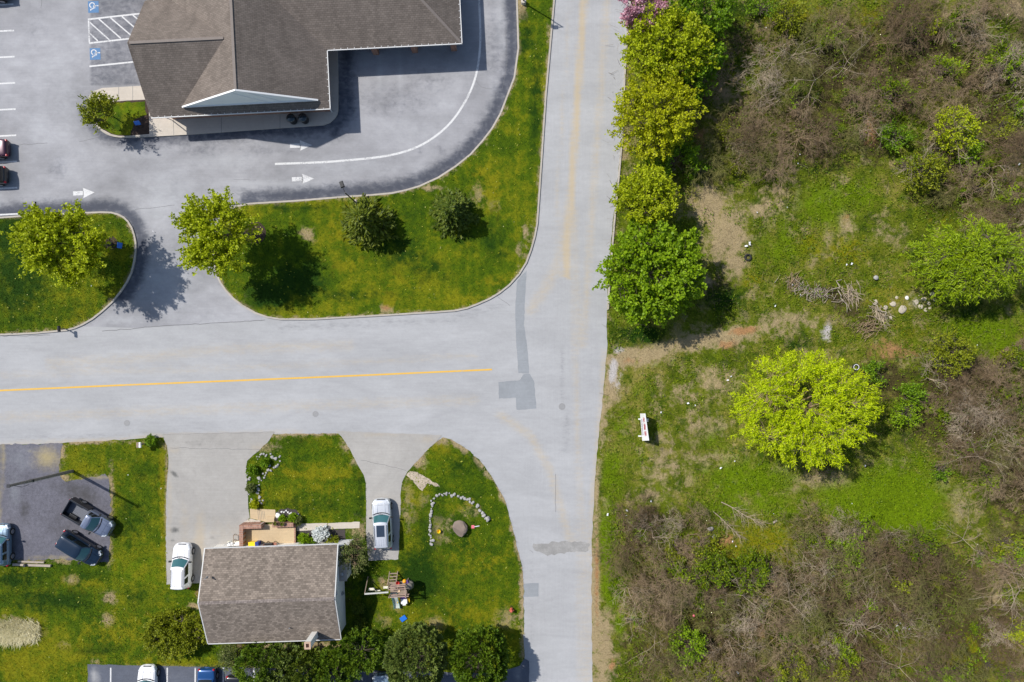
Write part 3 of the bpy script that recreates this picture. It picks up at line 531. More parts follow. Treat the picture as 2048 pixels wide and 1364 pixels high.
arrow(602, 291, 2.2); arrow(606, 358, 2.2); arrow(168, 386, 2.15, 3)
mk = MB()
for x0, x1 in ((222, 221), (335, 334), (391, 390), (447, 446), (508, 508), (570, 570)): strip([(x0, 1335), (x1, 1470)], .14, .049, mk)
struct(mk.build('lower_lot_lines', M['white_paint']))
# bank pavement island with its planted bed
b = MB(); w = [P(*p) for p in ISLE]; b.prism([(p.x, p.y) for p in w][::-1], 0, .14); struct(b.build('pavement', M['concrete']))
jn = MB()
for a, c in (((239, 175), (239, 204)), ((267, 172), (267, 202)), ((348, 238), (349, 271)), ((444, 236), (444, 266)), ((561, 226), (561, 257)), ((655, 223), (672, 223))): strip([a, c], .035, .1435, jn)
struct(jn.build('pavement_joint', M['crack']))
BED = [(180, 206), (184, 200), (196, 203), (213, 206), (255, 202), (299, 200), (300, 269), (260, 272), (242, 273), (224, 269), (204, 258), (188, 238), (180, 222)]
struct(sheet('planting_bed', BED, .148, M['mulch'], .5))
BEDG = [(182, 208), (213, 208), (292, 204), (294, 232), (270, 240), (262, 272), (243, 272), (226, 268), (205, 256), (189, 236), (183, 224)]
struct(sheet('bed_grass', rough(BEDG, .8, 5, 3), .153, M['lawn'], .5, {'rnd': lawn_ex['rnd'], 'vivid': lambda X, Y: blobs([(250, 220, 40, 14, .4)], X, Y), 'deep': lambda X, Y: blobs([(240, 245, 20, 20, .5)], X, Y)}))
ker = MB(); strip(smooth_poly([(181, 196), (177, 206), (177, 222), (185, 238), (200, 257), (211, 266), (223, 271.5), (242, 275), (300, 273)], False, 2), .17, .158, ker); struct(ker.build('kerb', M['kerb']))
# mulch rings under the two lot trees
for cx, cy, r in ((224, 487, 13), (511, 466, 22)):
    struct(sheet('mulch_ring', rough([(cx + r * math.cos(a), cy + r * math.sin(a)) for a in np.linspace(0, 6.0, 24)], .5, 3, 5), .126, M['mulch']))
# kerb on the far side of the road, half grown over
for pts in ([(1300, -900), (1257, 20), (1253, 60), (1247, 160), (1243, 270), (1236, 350), (1228, 430), (1222, 500), (1217, 560), (1214, 620)],):
    ke = MB(); w = [P(*p) for p in pts]; n = len(w)
    o = [(p.x, p.y) for p in w]; q = [(p.x + .17, p.y) for p in w]
    ke.add([(x, y, 0) for x, y in o] + [(x, y, .13) for x, y in o] + [(x, y, .135) for x, y in q] + [(x, y, 0) for x, y in q], [(i + k * n, i + 1 + k * n, i + 1 + (k + 1) * n, i + (k + 1) * n) for k in range(3) for i in range(n - 1)])
    struct(ke.build('kerb', M['kerb']))
# manhole covers
for x, y, r, lab in ((1124, 813, .34, 'round iron manhole cover in the junction near the stem of the crossroad'), (631, 828, .30, 'round manhole cover in the lower lane of the yellow-lined road'), (254, 846, .30, 'worn manhole cover in the road above the L-shaped lawn')):
    m_ = MB(); m_.lathe([(r, 0), (r, .012), (r - .05, .014), (r - .06, .010), (0.01, .012)], n=24)
    o = m_.build('manhole_cover', plain('iron_cover', (.25, .25, .25), .7, .2, 8) if 'iron' not in M else M['iron'], loc=P(x, y) + Vector((0, 0, .012))); M['iron'] = o.data.materials[0]
    tag(o, lab, 'manhole cover')
# ---------------------------------------------------------------- bank
M['trim2'] = plain('gutter_white', (.62, .62, .61), .6, .1, 3)
M['trim'] = plain('grey_white_trim', (.52, .52, .51), .6, .06, 3)
bank = thing('bank_building', 'large brown shingled building with a drive-through canopy and pale front gable, beside the parking lot', 'building', P(675, 237), R(2.9))
def gable(mb, u0, u1, v0, v1, ze, zr, axis, zb, over0=0.0):
    """closed gabled roof body; ridge along axis"""
    if axis == 'v':
        m = (u0 + u1) / 2; s = [(u0, zb), (u1, zb), (u1, ze), (m, zr), (u0, ze)]; vs = [(u, v0, z) for u, z in s] + [(u, v1, z) for u, z in s]
    else:
        m = (v0 + v1) / 2; s = [(v0, zb), (v1, zb), (v1, ze), (m, zr), (v0, ze)]; vs = [(u0, v, z) for v, z in s] + [(u1, v, z) for v, z in s]
    return mb.add(vs, [(4, 3, 2, 1, 0), (5, 6, 7, 8, 9)] + [(i, (i + 1) % 5, 5 + (i + 1) % 5, 5 + i) for i in range(5)])
def shell(faces, name, mat, parent):
    m = MB()
    for f in faces: m.add(f, [tuple(range(len(f)))])
    return m.build(name, mat, parent)
VE = Vector
wl = MB(); wl.box((-8.45, 12.0, 1.5), (15.7, 22.6, 2.72)); wl.build('wall', M['brick'], bank)
rf = MB()
gable(rf, -14.7, 0, .7, 24.3, 3.0, 7.0, 'v', 2.83)
gable(rf, -16.95, -8.2, 0, 11.2, 3.0, 6.5, 'u', 2.86)
roof = rf.build('roof', M['bankroof'], bank)
ps = MB(); ps.add([(-14.6, -.012, 3.0), (.012, -.012, 3.0), (-.98, .69, 3.51), (-13.72, .69, 3.51), (-14.6, -.012, 2.82), (.012, -.012, 2.82), (-.98, .69, 2.82), (-13.72, .69, 2.82), (.012, .72, 3.0), (.012, .72, 2.82)],
    [(0, 1, 2, 3), (0, 4, 5, 1), (1, 8, 2), (1, 5, 9, 8)]); ps.build('pent_roof', M['bankroof'], bank)
cp = MB(); cp.add([(-7, 5.6, 2.84), (12.9, 5.6, 2.84), (12.9, 18.7, 2.84), (-7, 18.7, 2.84), (-7, 5.6, 3.0), (12.9, 5.6, 3.0), (12.9, 18.7, 3.0), (-7, 18.7, 3.0), (6.35, 12.15, 6.54), (-7, 12.15, 6.54)],
    [(3, 2, 1, 0), (0, 1, 5, 4), (1, 2, 6, 5), (2, 3, 7, 6), (4, 5, 8, 9), (5, 6, 8), (6, 7, 9, 8), (0, 4, 9, 7, 3)]); cp.build('canopy_roof', M['bankroof'], bank)
ridge_mat = plain('ridge_shingle', (.20, .17, .15), .9, .2)
for p_, q_ in (((-7.35, .72, 7.0), (-7.35, 24.2, 7.0)), ((-16.9, 5.6, 6.5), (-8.4, 5.6, 6.5)), ((12.88, 5.62, 3.0), (6.35, 12.15, 6.54)), ((12.88, 18.68, 3.0), (6.35, 12.15, 6.54))):
    rc = MB(); rc.bar(p_, q_, .24, .035); rc.build('ridge_cap', ridge_mat, roof)
pd = MB(); pd.add([(-13.72, .66, 3.52), (-.98, .66, 3.52), (-7.35, .66, 6.99), (-13.72, .69, 3.52), (-.98, .69, 3.52), (-7.35, .69, 6.99)], [(0, 1, 2), (5, 4, 3), (0, 3, 4, 1), (1, 4, 5, 2), (2, 5, 3, 0)])
pe = pd.build('pediment', M['pediment'], bank)
pt = MB()
for a, b in (((-13.8, .63, 3.55), (-7.35, .63, 7.04)), ((-.9, .63, 3.55), (-7.35, .63, 7.04)), ((-13.6, .63, 3.58), (-1.1, .63, 3.58)), ((-8.0, .64, 6.4), (-5.6, .64, 3.6)), ((-6.5, .64, 6.2), (-4.3, .64, 3.6))): pt.bar(a, b, .16 if a[2] < 5 else .05, .06)
pt.build('trim', M['white'], pe)
for (a, b, pos, out) in (((-17, -.07, 2.97), (.10, -.07, 2.97), 0, (0, 1)), ((.07, .0, 2.97), (.07, 5.5, 2.97), 1, (-1, 0)), ((.1, 5.53, 2.97), (13.0, 5.53, 2.97), 0, (0, 1)), ((12.97, 5.5, 2.97), (12.97, 18.7, 2.97), 1, (-1, 0)), ((-17.0, 11.26, 2.97), (-14.7, 11.26, 2.97), 0, (0, -1)), ((-14.75, 11.3, 2.97), (-14.75, 24.2, 2.97), 1, (1, 0))):
    g = MB(); g.bar(a, b, .075, .11)
    L = (Vector(b) - Vector(a)).length; n = int(L / .62)
    for i in range(1, n): p = Vector(a).lerp(Vector(b), i / n); g.box((p.x + out[0] * .09, p.y + out[1] * .09, 3.035), (.04 if pos == 0 else .16, .16 if pos == 0 else .04, .03))
    g.build('gutter', M['trim2'], bank)
for v in (.4, 10.9): pass
rk = MB(); rk.bar((-17.02, .05, 2.96), (-17.02, 5.6, 6.43), .05, .2, up=(1, 0, 0)); rk.bar((-17.02, 11.15, 2.96), (-17.02, 5.6, 6.43), .05, .2, up=(1, 0, 0)); rk.build('rake_board', M['bankroof'], bank)
ds = MB(); ds.tube([(-17.04, .0, 2.9), (-16.6, .4, 2.6), (-16.45, .6, .2)], .05); ds.tube([(-17.1, 2.1, 2.9), (-16.5, 2.1, 2.5), (-16.4, 2.1, .2)], .05); ds.box((-17.0, 1.2, 2.93), (.12, 2.4, .1)); ds.box((-17.25, 2.45, 2.93), (.6, .12, .1)); ds.build('downspout', M['white'], bank)
ds = MB(); ds.tube([(.05, -.1, 2.9), (-.35, .5, 2.6), (-.45, .6, .2)], .05); ds.build('downspout', M['white'], bank)
for u, v in ((4.2, 6.4), (12.0, 6.4), (4.2, 17.9), (12.0, 17.9), (8.1, 6.4), (8.1, 17.9)):
    c = MB(); c.box((u, v, 1.0), (.55, .55, 2.0)); c.box((u, v, 2.42), (.36, .36, .86)); c.build('column', M['brick'], bank)
for u_, w_ in ((-4.1, .3), (-4.6, .25)): mt = MB(); mt.box((u_, .55, 1.65), (w_, .15, .45)); mt.build('meter_box', M['grey_metal'], bank)
# ---------------------------------------------------------------- house
house = thing('house', 'single storey house with a brown shingle gable roof and a brick patio at its front', 'house', P(563.7, 1168.6), R(1.9))
hw = MB(); a, b_ = 6.28, 4.2
s = [(-b_, 0), (b_, 0), (b_, 2.56), (0, 4.14), (-b_, 2.56)]
hw.add([(-a, v, z) for v, z in s] + [(a, v, z) for v, z in s], [(4, 3, 2, 1, 0), (5, 6, 7, 8, 9)] + [(i, (i + 1) % 5, 5 + (i + 1) % 5, 5 + i) for i in range(5)])
wall = hw.build('wall', M['siding'], house)
sd = MB()
for i in range(1, 18): sd.box((6.287, 0, .12 + i * .2), (.012, max(.2, 8.3 if .12 + i * .2 < 2.5 else 8.3 * (4.1 - .12 - i * .2) / 1.6), .018))
sd.build('clapboard', M['siding'], wall)
sl_ = MB()
def slope(mb, v0, z0, v1, z1, th=.14, u=6.36):
    n = Vector((0, -(z1 - z0), v1 - v0)); n = n.normalized() * (th if n.z > 0 else -th) if True else n
    q = [(-u, v0, z0), (u, v0, z0), (u, v1, z1), (-u, v1, z1)]
    vs = q + [(x, y, z - th) for x, y, z in q]; mb.add(vs, [(0, 1, 2, 3), (7, 6, 5, 4), (0, 4, 5, 1), (1, 5, 6, 2), (2, 6, 7, 3), (3, 7, 4, 0)])
slope(sl_, -4.55, 2.6, 0, 4.32); slope(sl_, 4.55, 2.6, 0.0, 4.321)
hroof = sl_.build('roof', M['houseroof'], house)
rc = MB()
for i in range(42): rc.box((-6.3 + .15 + i * .302, 0, 4.325 + .004 * (i % 2)), (.29, .3, .03))
rc.build('ridge_cap', shingles('ridge_shingles', (.225, .19, .17), row=.3, tab=.302, contrast=.25), hroof)
g = MB(); g.bar((-6.36, 4.60, 2.55), (6.36, 4.60, 2.55), .085, .1); g.build('gutter', M['trim'], house)
g = MB(); g.bar((-6.36, -4.60, 2.55), (6.36, -4.60, 2.55), .085, .1); g.build('gutter', M['trim'], house)
for sx in (-1, 1):
    r_ = MB(); r_.bar((sx * 6.39, -4.6, 2.545), (sx * 6.39, 0, 4.28), .03, .15, up=(1, 0, 0)); r_.bar((sx * 6.39, 4.6, 2.545), (sx * 6.39, 0, 4.281), .03, .15, up=(1, 0, 0)); r_.build('rake_board', M['trim'], house)
hx = lambda x, y, z: house_inv @ P(x, y, z)
house_inv = (Matrix.Translation(P(563.7, 1168.6)) @ Matrix.Rotation(R(1.9), 4, 'Z')).inverted()
c0 = hx(630, 1269, 2.9)
ch = MB(); ch.box((c0.x, c0.y, 3.9), (.52, .62, 2.6)); chim = ch.build('chimney', M['siding'], hroof)
cc = MB(); cc.box((c0.x, c0.y, 5.25), (.62, .72, .12)); cc.build('chimney_cap', plain('tan_cap', (.48, .34, .24), .8), chim) if False else None
cc = MB(); s0 = .36
for dx, dy, w, h in ((-.22, 0, .16, .68), (.22, 0, .16, .68), (0, -.26, .28, .16), (0, .26, .28, .16)): cc.box((c0.x + dx, c0.y + dy, 5.25), (w, h, .1))
cc.build('flue', plain('tan_cap', (.45, .31, .22), .8), hroof)
fl = MB(); fl.box((c0.x, c0.y, 5.215), (.28, .36, .02)); fl.build('flue_opening', plain('flue_dark', (.05, .015, .01), .9), hroof)  # flat dark plate laid across the top of the flue
for x, y, z in ((411, 1157, 4.15), (579, 1256, 3.1)):
    p = hx(x, y, z + .2); v = MB(); v.tube([(p.x, p.y, z - .3), (p.x, p.y, z + .3)], [.06, .05], 10); v.lathe([(.12, z - .12), (.06, z + .02)], (p.x, p.y, 0), 12); v.build('vent_pipe', M['grey_metal'], hroof)
ve = hx(683, 1146, 2.1)
vb = MB(); vb.box((6.28 + .36, ve.y, 1.02), (.70, 1.5, 2.04)); ves = vb.build('side_vestibule', M['siding'], house)
vt = MB(); vt.box((6.28 + .38, ve.y, 2.08), (.78, 1.58, .08)); vt.build('vestibule_roof', plain('tan_membrane', (.33, .29, .25), .8, .2), house)
vv = MB(); vv.lathe([(.13, 2.10), (.13, 2.3), (.16, 2.32), (.16, 2.36), (.02, 2.4)], (6.28 + .36, ve.y - .05, 0), 14); vv.box((6.28 + .33, ve.y - .5, 2.14), (.26, .2, .05)); vv.build('roof_vent', M['grey_metal'], house)
lt = MB(); q = hx(672, 1188, 3.9); lt.box((6.43, q.y, 3.7), (.12, .34, .3)); lt.build('wall_lamp', M['trim'], house)
mt = MB(); q = hx(688, 1186, 1.2); mt.box((6.36, q.y, 1.3), (.14, .24, .4)); mt.lathe([(.1, 0), (.1, .1)], (6.44, q.y, 1.3), 12, 'X'); mt.build('meter_box', M['grey_metal'], house)
for u, w in ((-4.0, 1.5), (3.4, 1.5)):
    wf = MB(); wf.box((u, 4.22, 1.5), (w + .16, .06, 1.3)); wd = wf.build('window', M['trim'], house); g = MB(); g.box((u, 4.252, 1.5), (w, .02, 1.14)); g.build('pane', M['sideglass'], wd)
df = MB(); df.box((-.9, 4.225, 1.2), (1.0, .07, 2.0)); df.build('door', M['brick'] if False else plain('front_door', (.22, .05, .04), .5), house)
fp = thing('privacy_screen', 'small white slatted screen standing at the front right corner of the brown roofed house', 'screen', P(688, 1079), R(1.9))
s = MB(); s.box((.35, 0, 1.05), (1.1, .05, 1.9)); s.build('panel', M['white'], fp)
s = MB(); s.box((-.22, 0, 1.0), (.08, .08, 2.0)); s.box((.92, 0, 1.0), (.08, .08, 2.0)); s.build('post', M['white'], fp)
# patio: a raised slab with a low brick wall round it
pat = thing('brick_patio', 'tan concrete patio with a low red brick wall at the front of the house', 'patio', (0, 0, 0))
PT = [(486, 1049), (592, 1046), (593, 1100), (487, 1100)]
b = MB(); w = [P(*p) for p in PT]; b.prism([(p.x, p.y) for p in w][::-1], .03, .40); b.build('slab', M['patio'], pat)
def wallbar(p, q, w, z0, z1, nm='low_wall'):
    a, c = P(*p), P(*q); m = MB(); m.bar((a.x, a.y, (z0 + z1) / 2), (c.x, c.y, (z0 + z1) / 2), w, z1 - z0); o = m.build(nm, M['brick'], pat)
    m = MB(); m.bar((a.x, a.y, z1 + .035), (c.x, c.y, z1 + .035), w + .04, .07); m.build('coping', M['brickcap'], o)
wallbar((491.5, 1100), (491.5, 1044), .34, .03, 1.1); wallbar((496, 1047.5), (531, 1046.5), .36, .03, 1.1); wallbar((551, 1046), (592.5, 1045), .36, .03, .85)
st_ = MB(); 
for i in range(3): a = P(541, 1040 - i * 2.2); st_.box((a.x, a.y, .08 + .06 * (2 - i)), (.9, .3, .12))
st_.build('step', M['patio'], pat)
kk = MB(); a = P(592.5, 1072); kk.box((a.x, a.y, .415), (.14, 2.6, .03)); kk.build('edge_strip', M['brickcap'], pat)
struct(sheet('path', [(500, 1017), (551, 1019), (552, 1042), (531, 1043), (501, 1036)], .060, M['patio']))
cr2 = MB()
for i in range(5): strip([(516 + i * 3.2, 1021 + i * .3), (518 + i * 3.2, 1039)], .03, .0635, cr2)
struct(cr2.build('path_groove', M['crack']))
struct(sheet('path', rough([(594, 1047), (655, 1046), (655, 1058), (594, 1062)], .3, 6, 3), .055, M['concrete'])); struct(sheet('path', rough([(656.3, 1046), (720, 1043), (719, 1056), (656.3, 1058)], .3, 6, 4), .055, M['concrete']))
struct(sheet('planting_bed', rough([(594, 1062), (690, 1057), (692, 1090), (594, 1094)], .8, 5, 5), .05, plain('dark_soil', (.050, .042, .040), .95, .4, 8, bump=.5)))
struct(sheet('planting_bed', rough([(552, 1026), (560, 1018), (576, 1016), (592, 1020), (602, 1030), (604, 1043), (552, 1044)], .6, 4, 6), .052, bpy.data.materials['dark_soil']))
struct(sheet('stone_slab', rough([(487, 1044), (501, 1037), (522, 1042), (516, 1045)], .4, 4, 2), .056, M['concrete']))
struct(sheet('worn_path', rough([(812, 950), (820, 942), (835, 944), (858, 958), (876, 968), (880, 974), (868, 971), (856, 966), (845, 981), (838, 978), (826, 962)], .8, 4, 7), .052, paving('worn_slabs', (.42, .35, .27), cloud=.5, scale=1.2)))
# ---------------------------------------------------------------- small things about the house and the bank
def wheelie(name, lab, cat, x, y, mat, z0=0, rz=0, w=.58, d=.5, h=1.0, lid=None):
    t = thing(name, lab, cat, P(x, y, z0 + h * .8) * 1.0, rz); t.location.z = z0
    b = MB(); b.box((0, 0, h * .46), (w * .86, d * .86, h * .92), taper=1.12); b.build('body', mat, t, bevel=.02)
    b = MB(); b.box((0, 0, h * .95), (w * 1.04, d * 1.06, .06)); b.box((0, -d * .48, h * .93), (w * .7, .08, .08)); b.build('lid', lid or mat, t, bevel=.015)
    return t
wheelie('storage_bin', 'bright yellow plastic bin on the tan patio against the house', 'bin', 505, 1090, M['yellow_plastic'], .40, R(2), .7, .62, .75)
wheelie('storage_bin', 'dark blue plastic bin on the patio beside the yellow one', 'bin', 514.5, 1089, M['navy_plastic'], .40, R(2), .34, .55, .8)
gq = thing('grill_cart', 'black topped cart with a brick coloured side shelf on the tan patio by the house', 'grill', P(541, 1088.5, .9), R(2)); gq.location.z = .40
b = MB(); b.box((-.1, 0, .7), (.78, .42, .3)); b.build('hood', M['black'], gq, bevel=.03)
b = MB(); b.box((.48, 0, .66), (.34, .42, .05)); b.build('side_shelf', plain('brick_shelf', (.30, .12, .08), .7), gq)
b = MB(); [b.box((sx, sy, .28), (.05, .05, .56)) for sx in (-.4, .3) for sy in (-.16, .16)]; b.build('stand', M['dark_metal'], gq)
for x, y, mm, lab in ((551, 1046.5, 'olive', 'small planter with olive leaves on the right brick wall of the patio, nearest the steps'), (557.5, 1047, 'dark', 'dark filled planter in the middle of the three on the patio wall'), (565.5, 1047, 'olive', 'small planter with leaves on the patio wall, next to the bare red bricks')):
    t = thing('planter', lab, 'planter', P(x, y, 1.0)); t.location.z = .92
    b = MB(); b.lathe([(.12, 0), (.19, .22), (.21, .22), (.21, .26), (.17, .26), (.16, .2)], n=16); b.build('pot', M['terracotta'], t)
    n = 60; d = rng.normal(size=(n, 3)); d[:, 2] = abs(d[:, 2]); d /= np.linalg.norm(d, axis=1)[:, None]; pp = d * .04 + np.array([0, 0, .2])
    b = MB()
    for i in range(n):
        a = Vector(pp[i]); e = a + Vector(d[i]) * rnd.uniform(.1, .24); sd_ = Vector((-d[i][1], d[i][0], 0)) * .05; m_ = (a + e) / 2; b.add([a, m_ + sd_, e, m_ - sd_], [(0, 1, 2, 3)])
    b.build('plant', M['leaf_olive'] if mm == 'olive' else M['mulch'], t)
cd = thing('cellar_hatch', 'white sloping cellar hatch between the driveway and the patio wall', 'hatch', P(473, 1090), R(2))
b = MB(); b.add([(-.75, -.5, 0), (.6, -.5, 0), (.6, .45, 0), (-.75, .45, 0), (-.75, -.5, .75), (.6, -.5, .75), (.6, .45, .3), (-.75, .45, .3)], [(3, 2, 1, 0), (4, 5, 6, 7), (0, 1, 5, 4), (1, 2, 6, 5), (2, 3, 7, 6), (3, 0, 4, 7)]); b.build('frame', M['cream_plastic'], cd)
for sx in (-.42, .26):
    b = MB(); b.add([(sx - .3, -.46, .755), (sx + .3, -.46, .755), (sx + .3, .4, .335), (sx - .3, .4, .335), (sx - .3, -.46, .775), (sx + .3, -.46, .775), (sx + .3, .4, .355), (sx - .3, .4, .355)], [(3, 2, 1, 0), (4, 5, 6, 7), (0, 1, 5, 4), (1, 2, 6, 5), (2, 3, 7, 6), (3, 0, 4, 7)]); b.build('door', M['white'], cd)
ld = thing('ladder', 'aluminium ladder lying on the driveway edge against the house front', 'ladder', P(455, 1090), R(32)); b = MB()
for sy in (-.17, .17): b.bar((-1.0, sy, .3), (.9, sy, .5), .06)
for i in range(7): b.bar((-.9 + i * .28, -.17, .31 + i * .03), (-.9 + i * .28, .17, .31 + i * .03), .04)
b.build('rails', M['grey_metal'], ld)
cg = thing('trellis_frame', 'small low metal frame set against the left patio wall on the driveway', 'frame', P(479, 1076)); b = MB()
for p, q in (((-.4, -.4), (-.4, .42)), ((-.4, .42), (.3, .44)), ((.3, .44), (.3, -.4)), ((-.4, -.1), (.3, -.1))): b.bar((*p, .5), (*q, .5), .05); b.bar((*p, .04), (*p, .5), .04)
b.build('bars', M['wood'], cg)
for x, y, lab in ((583.5, 238, 'black lidded barrel by the bank wall, the left of the two'), (607, 237, 'black lidded barrel by the bank wall, the right of the two')):
    t = thing('waste_barrel', lab, 'barrel', P(x, y, .8)); t.location.z = .14
    b = MB(); b.lathe([(.34, 0), (.38, .05), (.40, .45), (.38, .5), (.40, .55), (.40, .95)], n=22); b.build('body', M['black'], t, smooth=True)
    b = MB(); b.lathe([(.43, .93), (.44, 1.0), (.36, 1.08), (.2, 1.16), (.03, 1.18)], n=22); b.build('lid', plain('lid_dark', (.02, .035, .045), .12, .1, 5, coat=.5) if 'lid_dark' not in bpy.data.materials else bpy.data.materials['lid_dark'], t, smooth=True)
def yardsign(x, y, z0, lab, rz):
    t = thing('yard_sign', lab, 'sign', P(x, y, .5), rz); t.location.z = z0
    b = MB(); b.box((0, 0, .42), (.56, .07, .44)); m_ = b.build('panel', M['blue_plastic'], t); t_ = Matrix.Rotation(R(-38), 4, 'X'); m_.matrix_local = Matrix.Translation((0, 0, .18)) @ t_
    b = MB(); b.box((-.2, 0, .22), (.04, .04, .5)); b.box((.2, 0, .22), (.04, .04, .5)); b.build('stake', M['dark_metal'], t)
yardsign(277, 252, .15, 'small blue sign in the mulch bed at the bank corner', R(8)); yardsign(246, 492, .12, 'small blue sign on the lawn just right of the left lot tree', R(80))
# ---------------------------------------------------------------- lamps, mailboxes, poles, signs
def lamp(x, y, rz, lab, h=5.0, hid=False):
    t = thing('lamp_post', lab, 'lamp post', P(x, y), rz); t.location.z = .115 if not hid else .1
    b = MB(); b.lathe([(.26, 0), (.26, .45), (.23, .5)], n=18); b.build('base', M['concrete'], t)
    b = MB(); b.tube([(0, 0, .45), (0, 0, h)], [.075, .055], 10); b.bar((0, 0, h - .05), (0, .5, h + .05), .07); b.build('pole', M['dark_metal'], t)
    b = MB(); b.box((0, .82, h + .06), (.40, .66, .16), taper=.82); hd = b.build('head', M['black'], t, bevel=.03)
    b = MB(); b.box((0, .84, h - .03), (.28, .44, .03)); b.build('lens', M['lamp_clear'], hd)
    return t
lamp(713, 406, R(20), 'dark lamp post at the lower kerb of the drive-through, by the shaggy conifer', 4.6)
lamp(136, 446, R(-4), 'dark lamp post beside the left lot tree, its head over the parking lot', 4.8)
lamp(1047, 7, R(90), 'lamp post with a pale round footing on the grass strip beside the road', 5.2)
def mailbox(x, y, rz, lab, z):
    t = thing('mailbox', lab, 'mailbox', P(x, y), rz); t.location.z = z
    b = MB(); b.box((0, 0, .5), (.09, .09, 1.0)); b.build('post', M['wood'], t)
    s = [(-.11, 0), (.11, 0), (.11, .14)] + [(.11 * math.cos(a), .14 + .11 * math.sin(a)) for a in np.linspace(.3, 2.84, 7)] + [(-.11, .14)]
    b = MB(); n = len(s); b.add([(x_, -.28, 1.0 + z_) for x_, z_ in s] + [(x_, .28, 1.0 + z_) for x_, z_ in s], [tuple(range(n))[::-1], tuple(range(n, 2 * n))] + [(i, (i + 1) % n, n + (i + 1) % n, n + i) for i in range(n)]); b.build('box', M['black'], t)
    b = MB(); b.box((.13, .1, 1.2), (.02, .05, .16)); b.build('flag', M['red_plastic'], t)
mailbox(134, 658, R(184), 'black mailbox on a post at the lower kerb of the left lawn', .115)
for x, lab, mt_ in ((288, 'brown mailbox at the corner of the L-shaped lawn, nearer the gravel', 'wood'), (292.5, 'white mailbox at the corner of the L-shaped lawn, next to the round bush', 'white')):
    t = thing('mailbox', lab, 'mailbox', P(x, 886.5), R(2)); t.location.z = .03
    b = MB(); b.box((0, 0, .5), (.1, .1, 1.0)); b.build('post', M['wood'], t)
    b = MB(); b.box((0, 0, 1.1), (.2, .52, .2)); b.build('box', M[mt_], t, bevel=.03)
    b = MB(); b.box((.11, .12, 1.2), (.02, .05, .14)); b.build('flag', M['red_plastic'], t)
up = thing('utility_pole', 'tall leaning-in-view wooden utility pole at the edge of the gravel lot'.replace('leaning-in-view ', 'weathered '), 'utility pole', P(145, 942))
tp = P(17, 972, 8.7) - P(145, 942)
b = MB(); b.tube([(0, 0, 0), (tp.x * .5, tp.y * .5, 4.35), (tp.x, tp.y, 8.7)], [.16, .14, .12], 12); b.build('pole', M['polewood'], up)
b = MB(); b.tube([(.14, -.10, .1), (tp.x * .8 + .14, tp.y * .8 - .1, 6.9)], .035, 6); b.build('conduit', M['grey_metal'], up)
b = MB(); b.box((tp.x, tp.y, 8.72), (.3, .3, .05)); b.box((tp.x * .66, tp.y * .66, 5.8), (.36, .3, .12)); b.tube([(tp.x, tp.y, 8.4), (tp.x + .7, tp.y - .25, 8.0), (tp.x + 1.0, tp.y - .1, 7.6)], .02, 6); b.build('bracket', M['dark_metal'], up)
lg = thing('timber_barrier', 'weathered timber lying along the lower edge of the gravel lot', 'timber', P(66, 1129), R(-2)); b = MB(); b.box((0, 0, .16), (3.8, .22, .2)); b.box((-.1, .3, .12), (2.6, .16, .16)); b.build('beam', M['deadwood'], lg, bevel=.02)
b = MB(); b.box((-.55, 0, .32), (.2, .26, .3)); b.build('stake', M['dark_metal'], lg)
sg = thing('roadside_sign', 'long white sign board with red lettering standing in the rough grass by the road', 'sign', (0, 0, 0))
bl, br_, tr_, tl = P(1281, 827, .45), P(1285.5, 881.5, .45), P(1297.2, 881, 2.05), P(1289.8, 827, 2.05)
nrm = ((br_ - bl).cross(tl - bl)).normalized(); nrm = nrm if nrm.x < 0 else -nrm; th = nrm * .05
b = MB(); b.add([p + th for p in (bl, br_, tr_, tl)] + [p - th for p in (bl, br_, tr_, tl)], [(0, 1, 2, 3), (7, 6, 5, 4), (0, 4, 5, 1), (1, 5, 6, 2), (2, 6, 7, 3), (3, 7, 4, 0)]); bd = b.build('board', M['white'], sg)
def onb(s, t_): return bl.lerp(br_, s).lerp(tl.lerp(tr_, s), t_) + th * 1.16
for row, mt_, s0, s1, n, t0, t1 in ((0, 'letter_red', .16, .84, 12, .56, .86), (1, 'letter_blue', .22, .82, 9, .12, .30)):
    b = MB()
    for i in range(n):
        if i in (3, 8) and row == 0: continue
        s = s0 + (s1 - s0) * i / n; w = (s1 - s0) / n * .62; k = rnd.randrange(4)
        for (a, c) in (((s, t0), (s, t1)), ((s, t1), (s + w, t1)), ((s + w, t0), (s + w, (t0 + t1) / 2 if k else t1)), ((s, (t0 + t1) / 2), (s + w, (t0 + t1) / 2)), ((s, t0), (s + w, t0)))[:3 + k % 3]: b.bar(onb(*a), onb(*c), .045 if row == 0 else .03, .012, up=nrm)
    b.build('lettering', M[mt_], bd)
for y in (838, 872):
    a = P(1276.5, y, .09); c = P(1297, y + .6, .09); b = MB(); b.bar(a, c, .13, .12); q = (a + c) / 2; b.bar(q + Vector((-.05, 0, 0)), q + Vector((.08, 0, 1.7)), .1); b.build('foot', M['white'], sg)
hy = thing('hydrant', 'small red hydrant on the lawn edge near the lower road', 'hydrant', P(1023, 1218)); hy.location.z = .03
b = MB(); b.lathe([(.17, 0), (.17, .06), (.12, .08), (.12, .45), (.16, .47), (.16, .52), (.13, .6), (.05, .68)], n=18); b.build('body', M['hydrant'], hy, smooth=True)
b = MB(); b.lathe([(.07, -.24), (.07, .24)], (0, 0, .36), 12, 'X'); b.lathe([(.08, 0), (.08, .22)], (0, 0, .34), 12, 'Y'); b.build('outlet', M['hydrant'], hy)
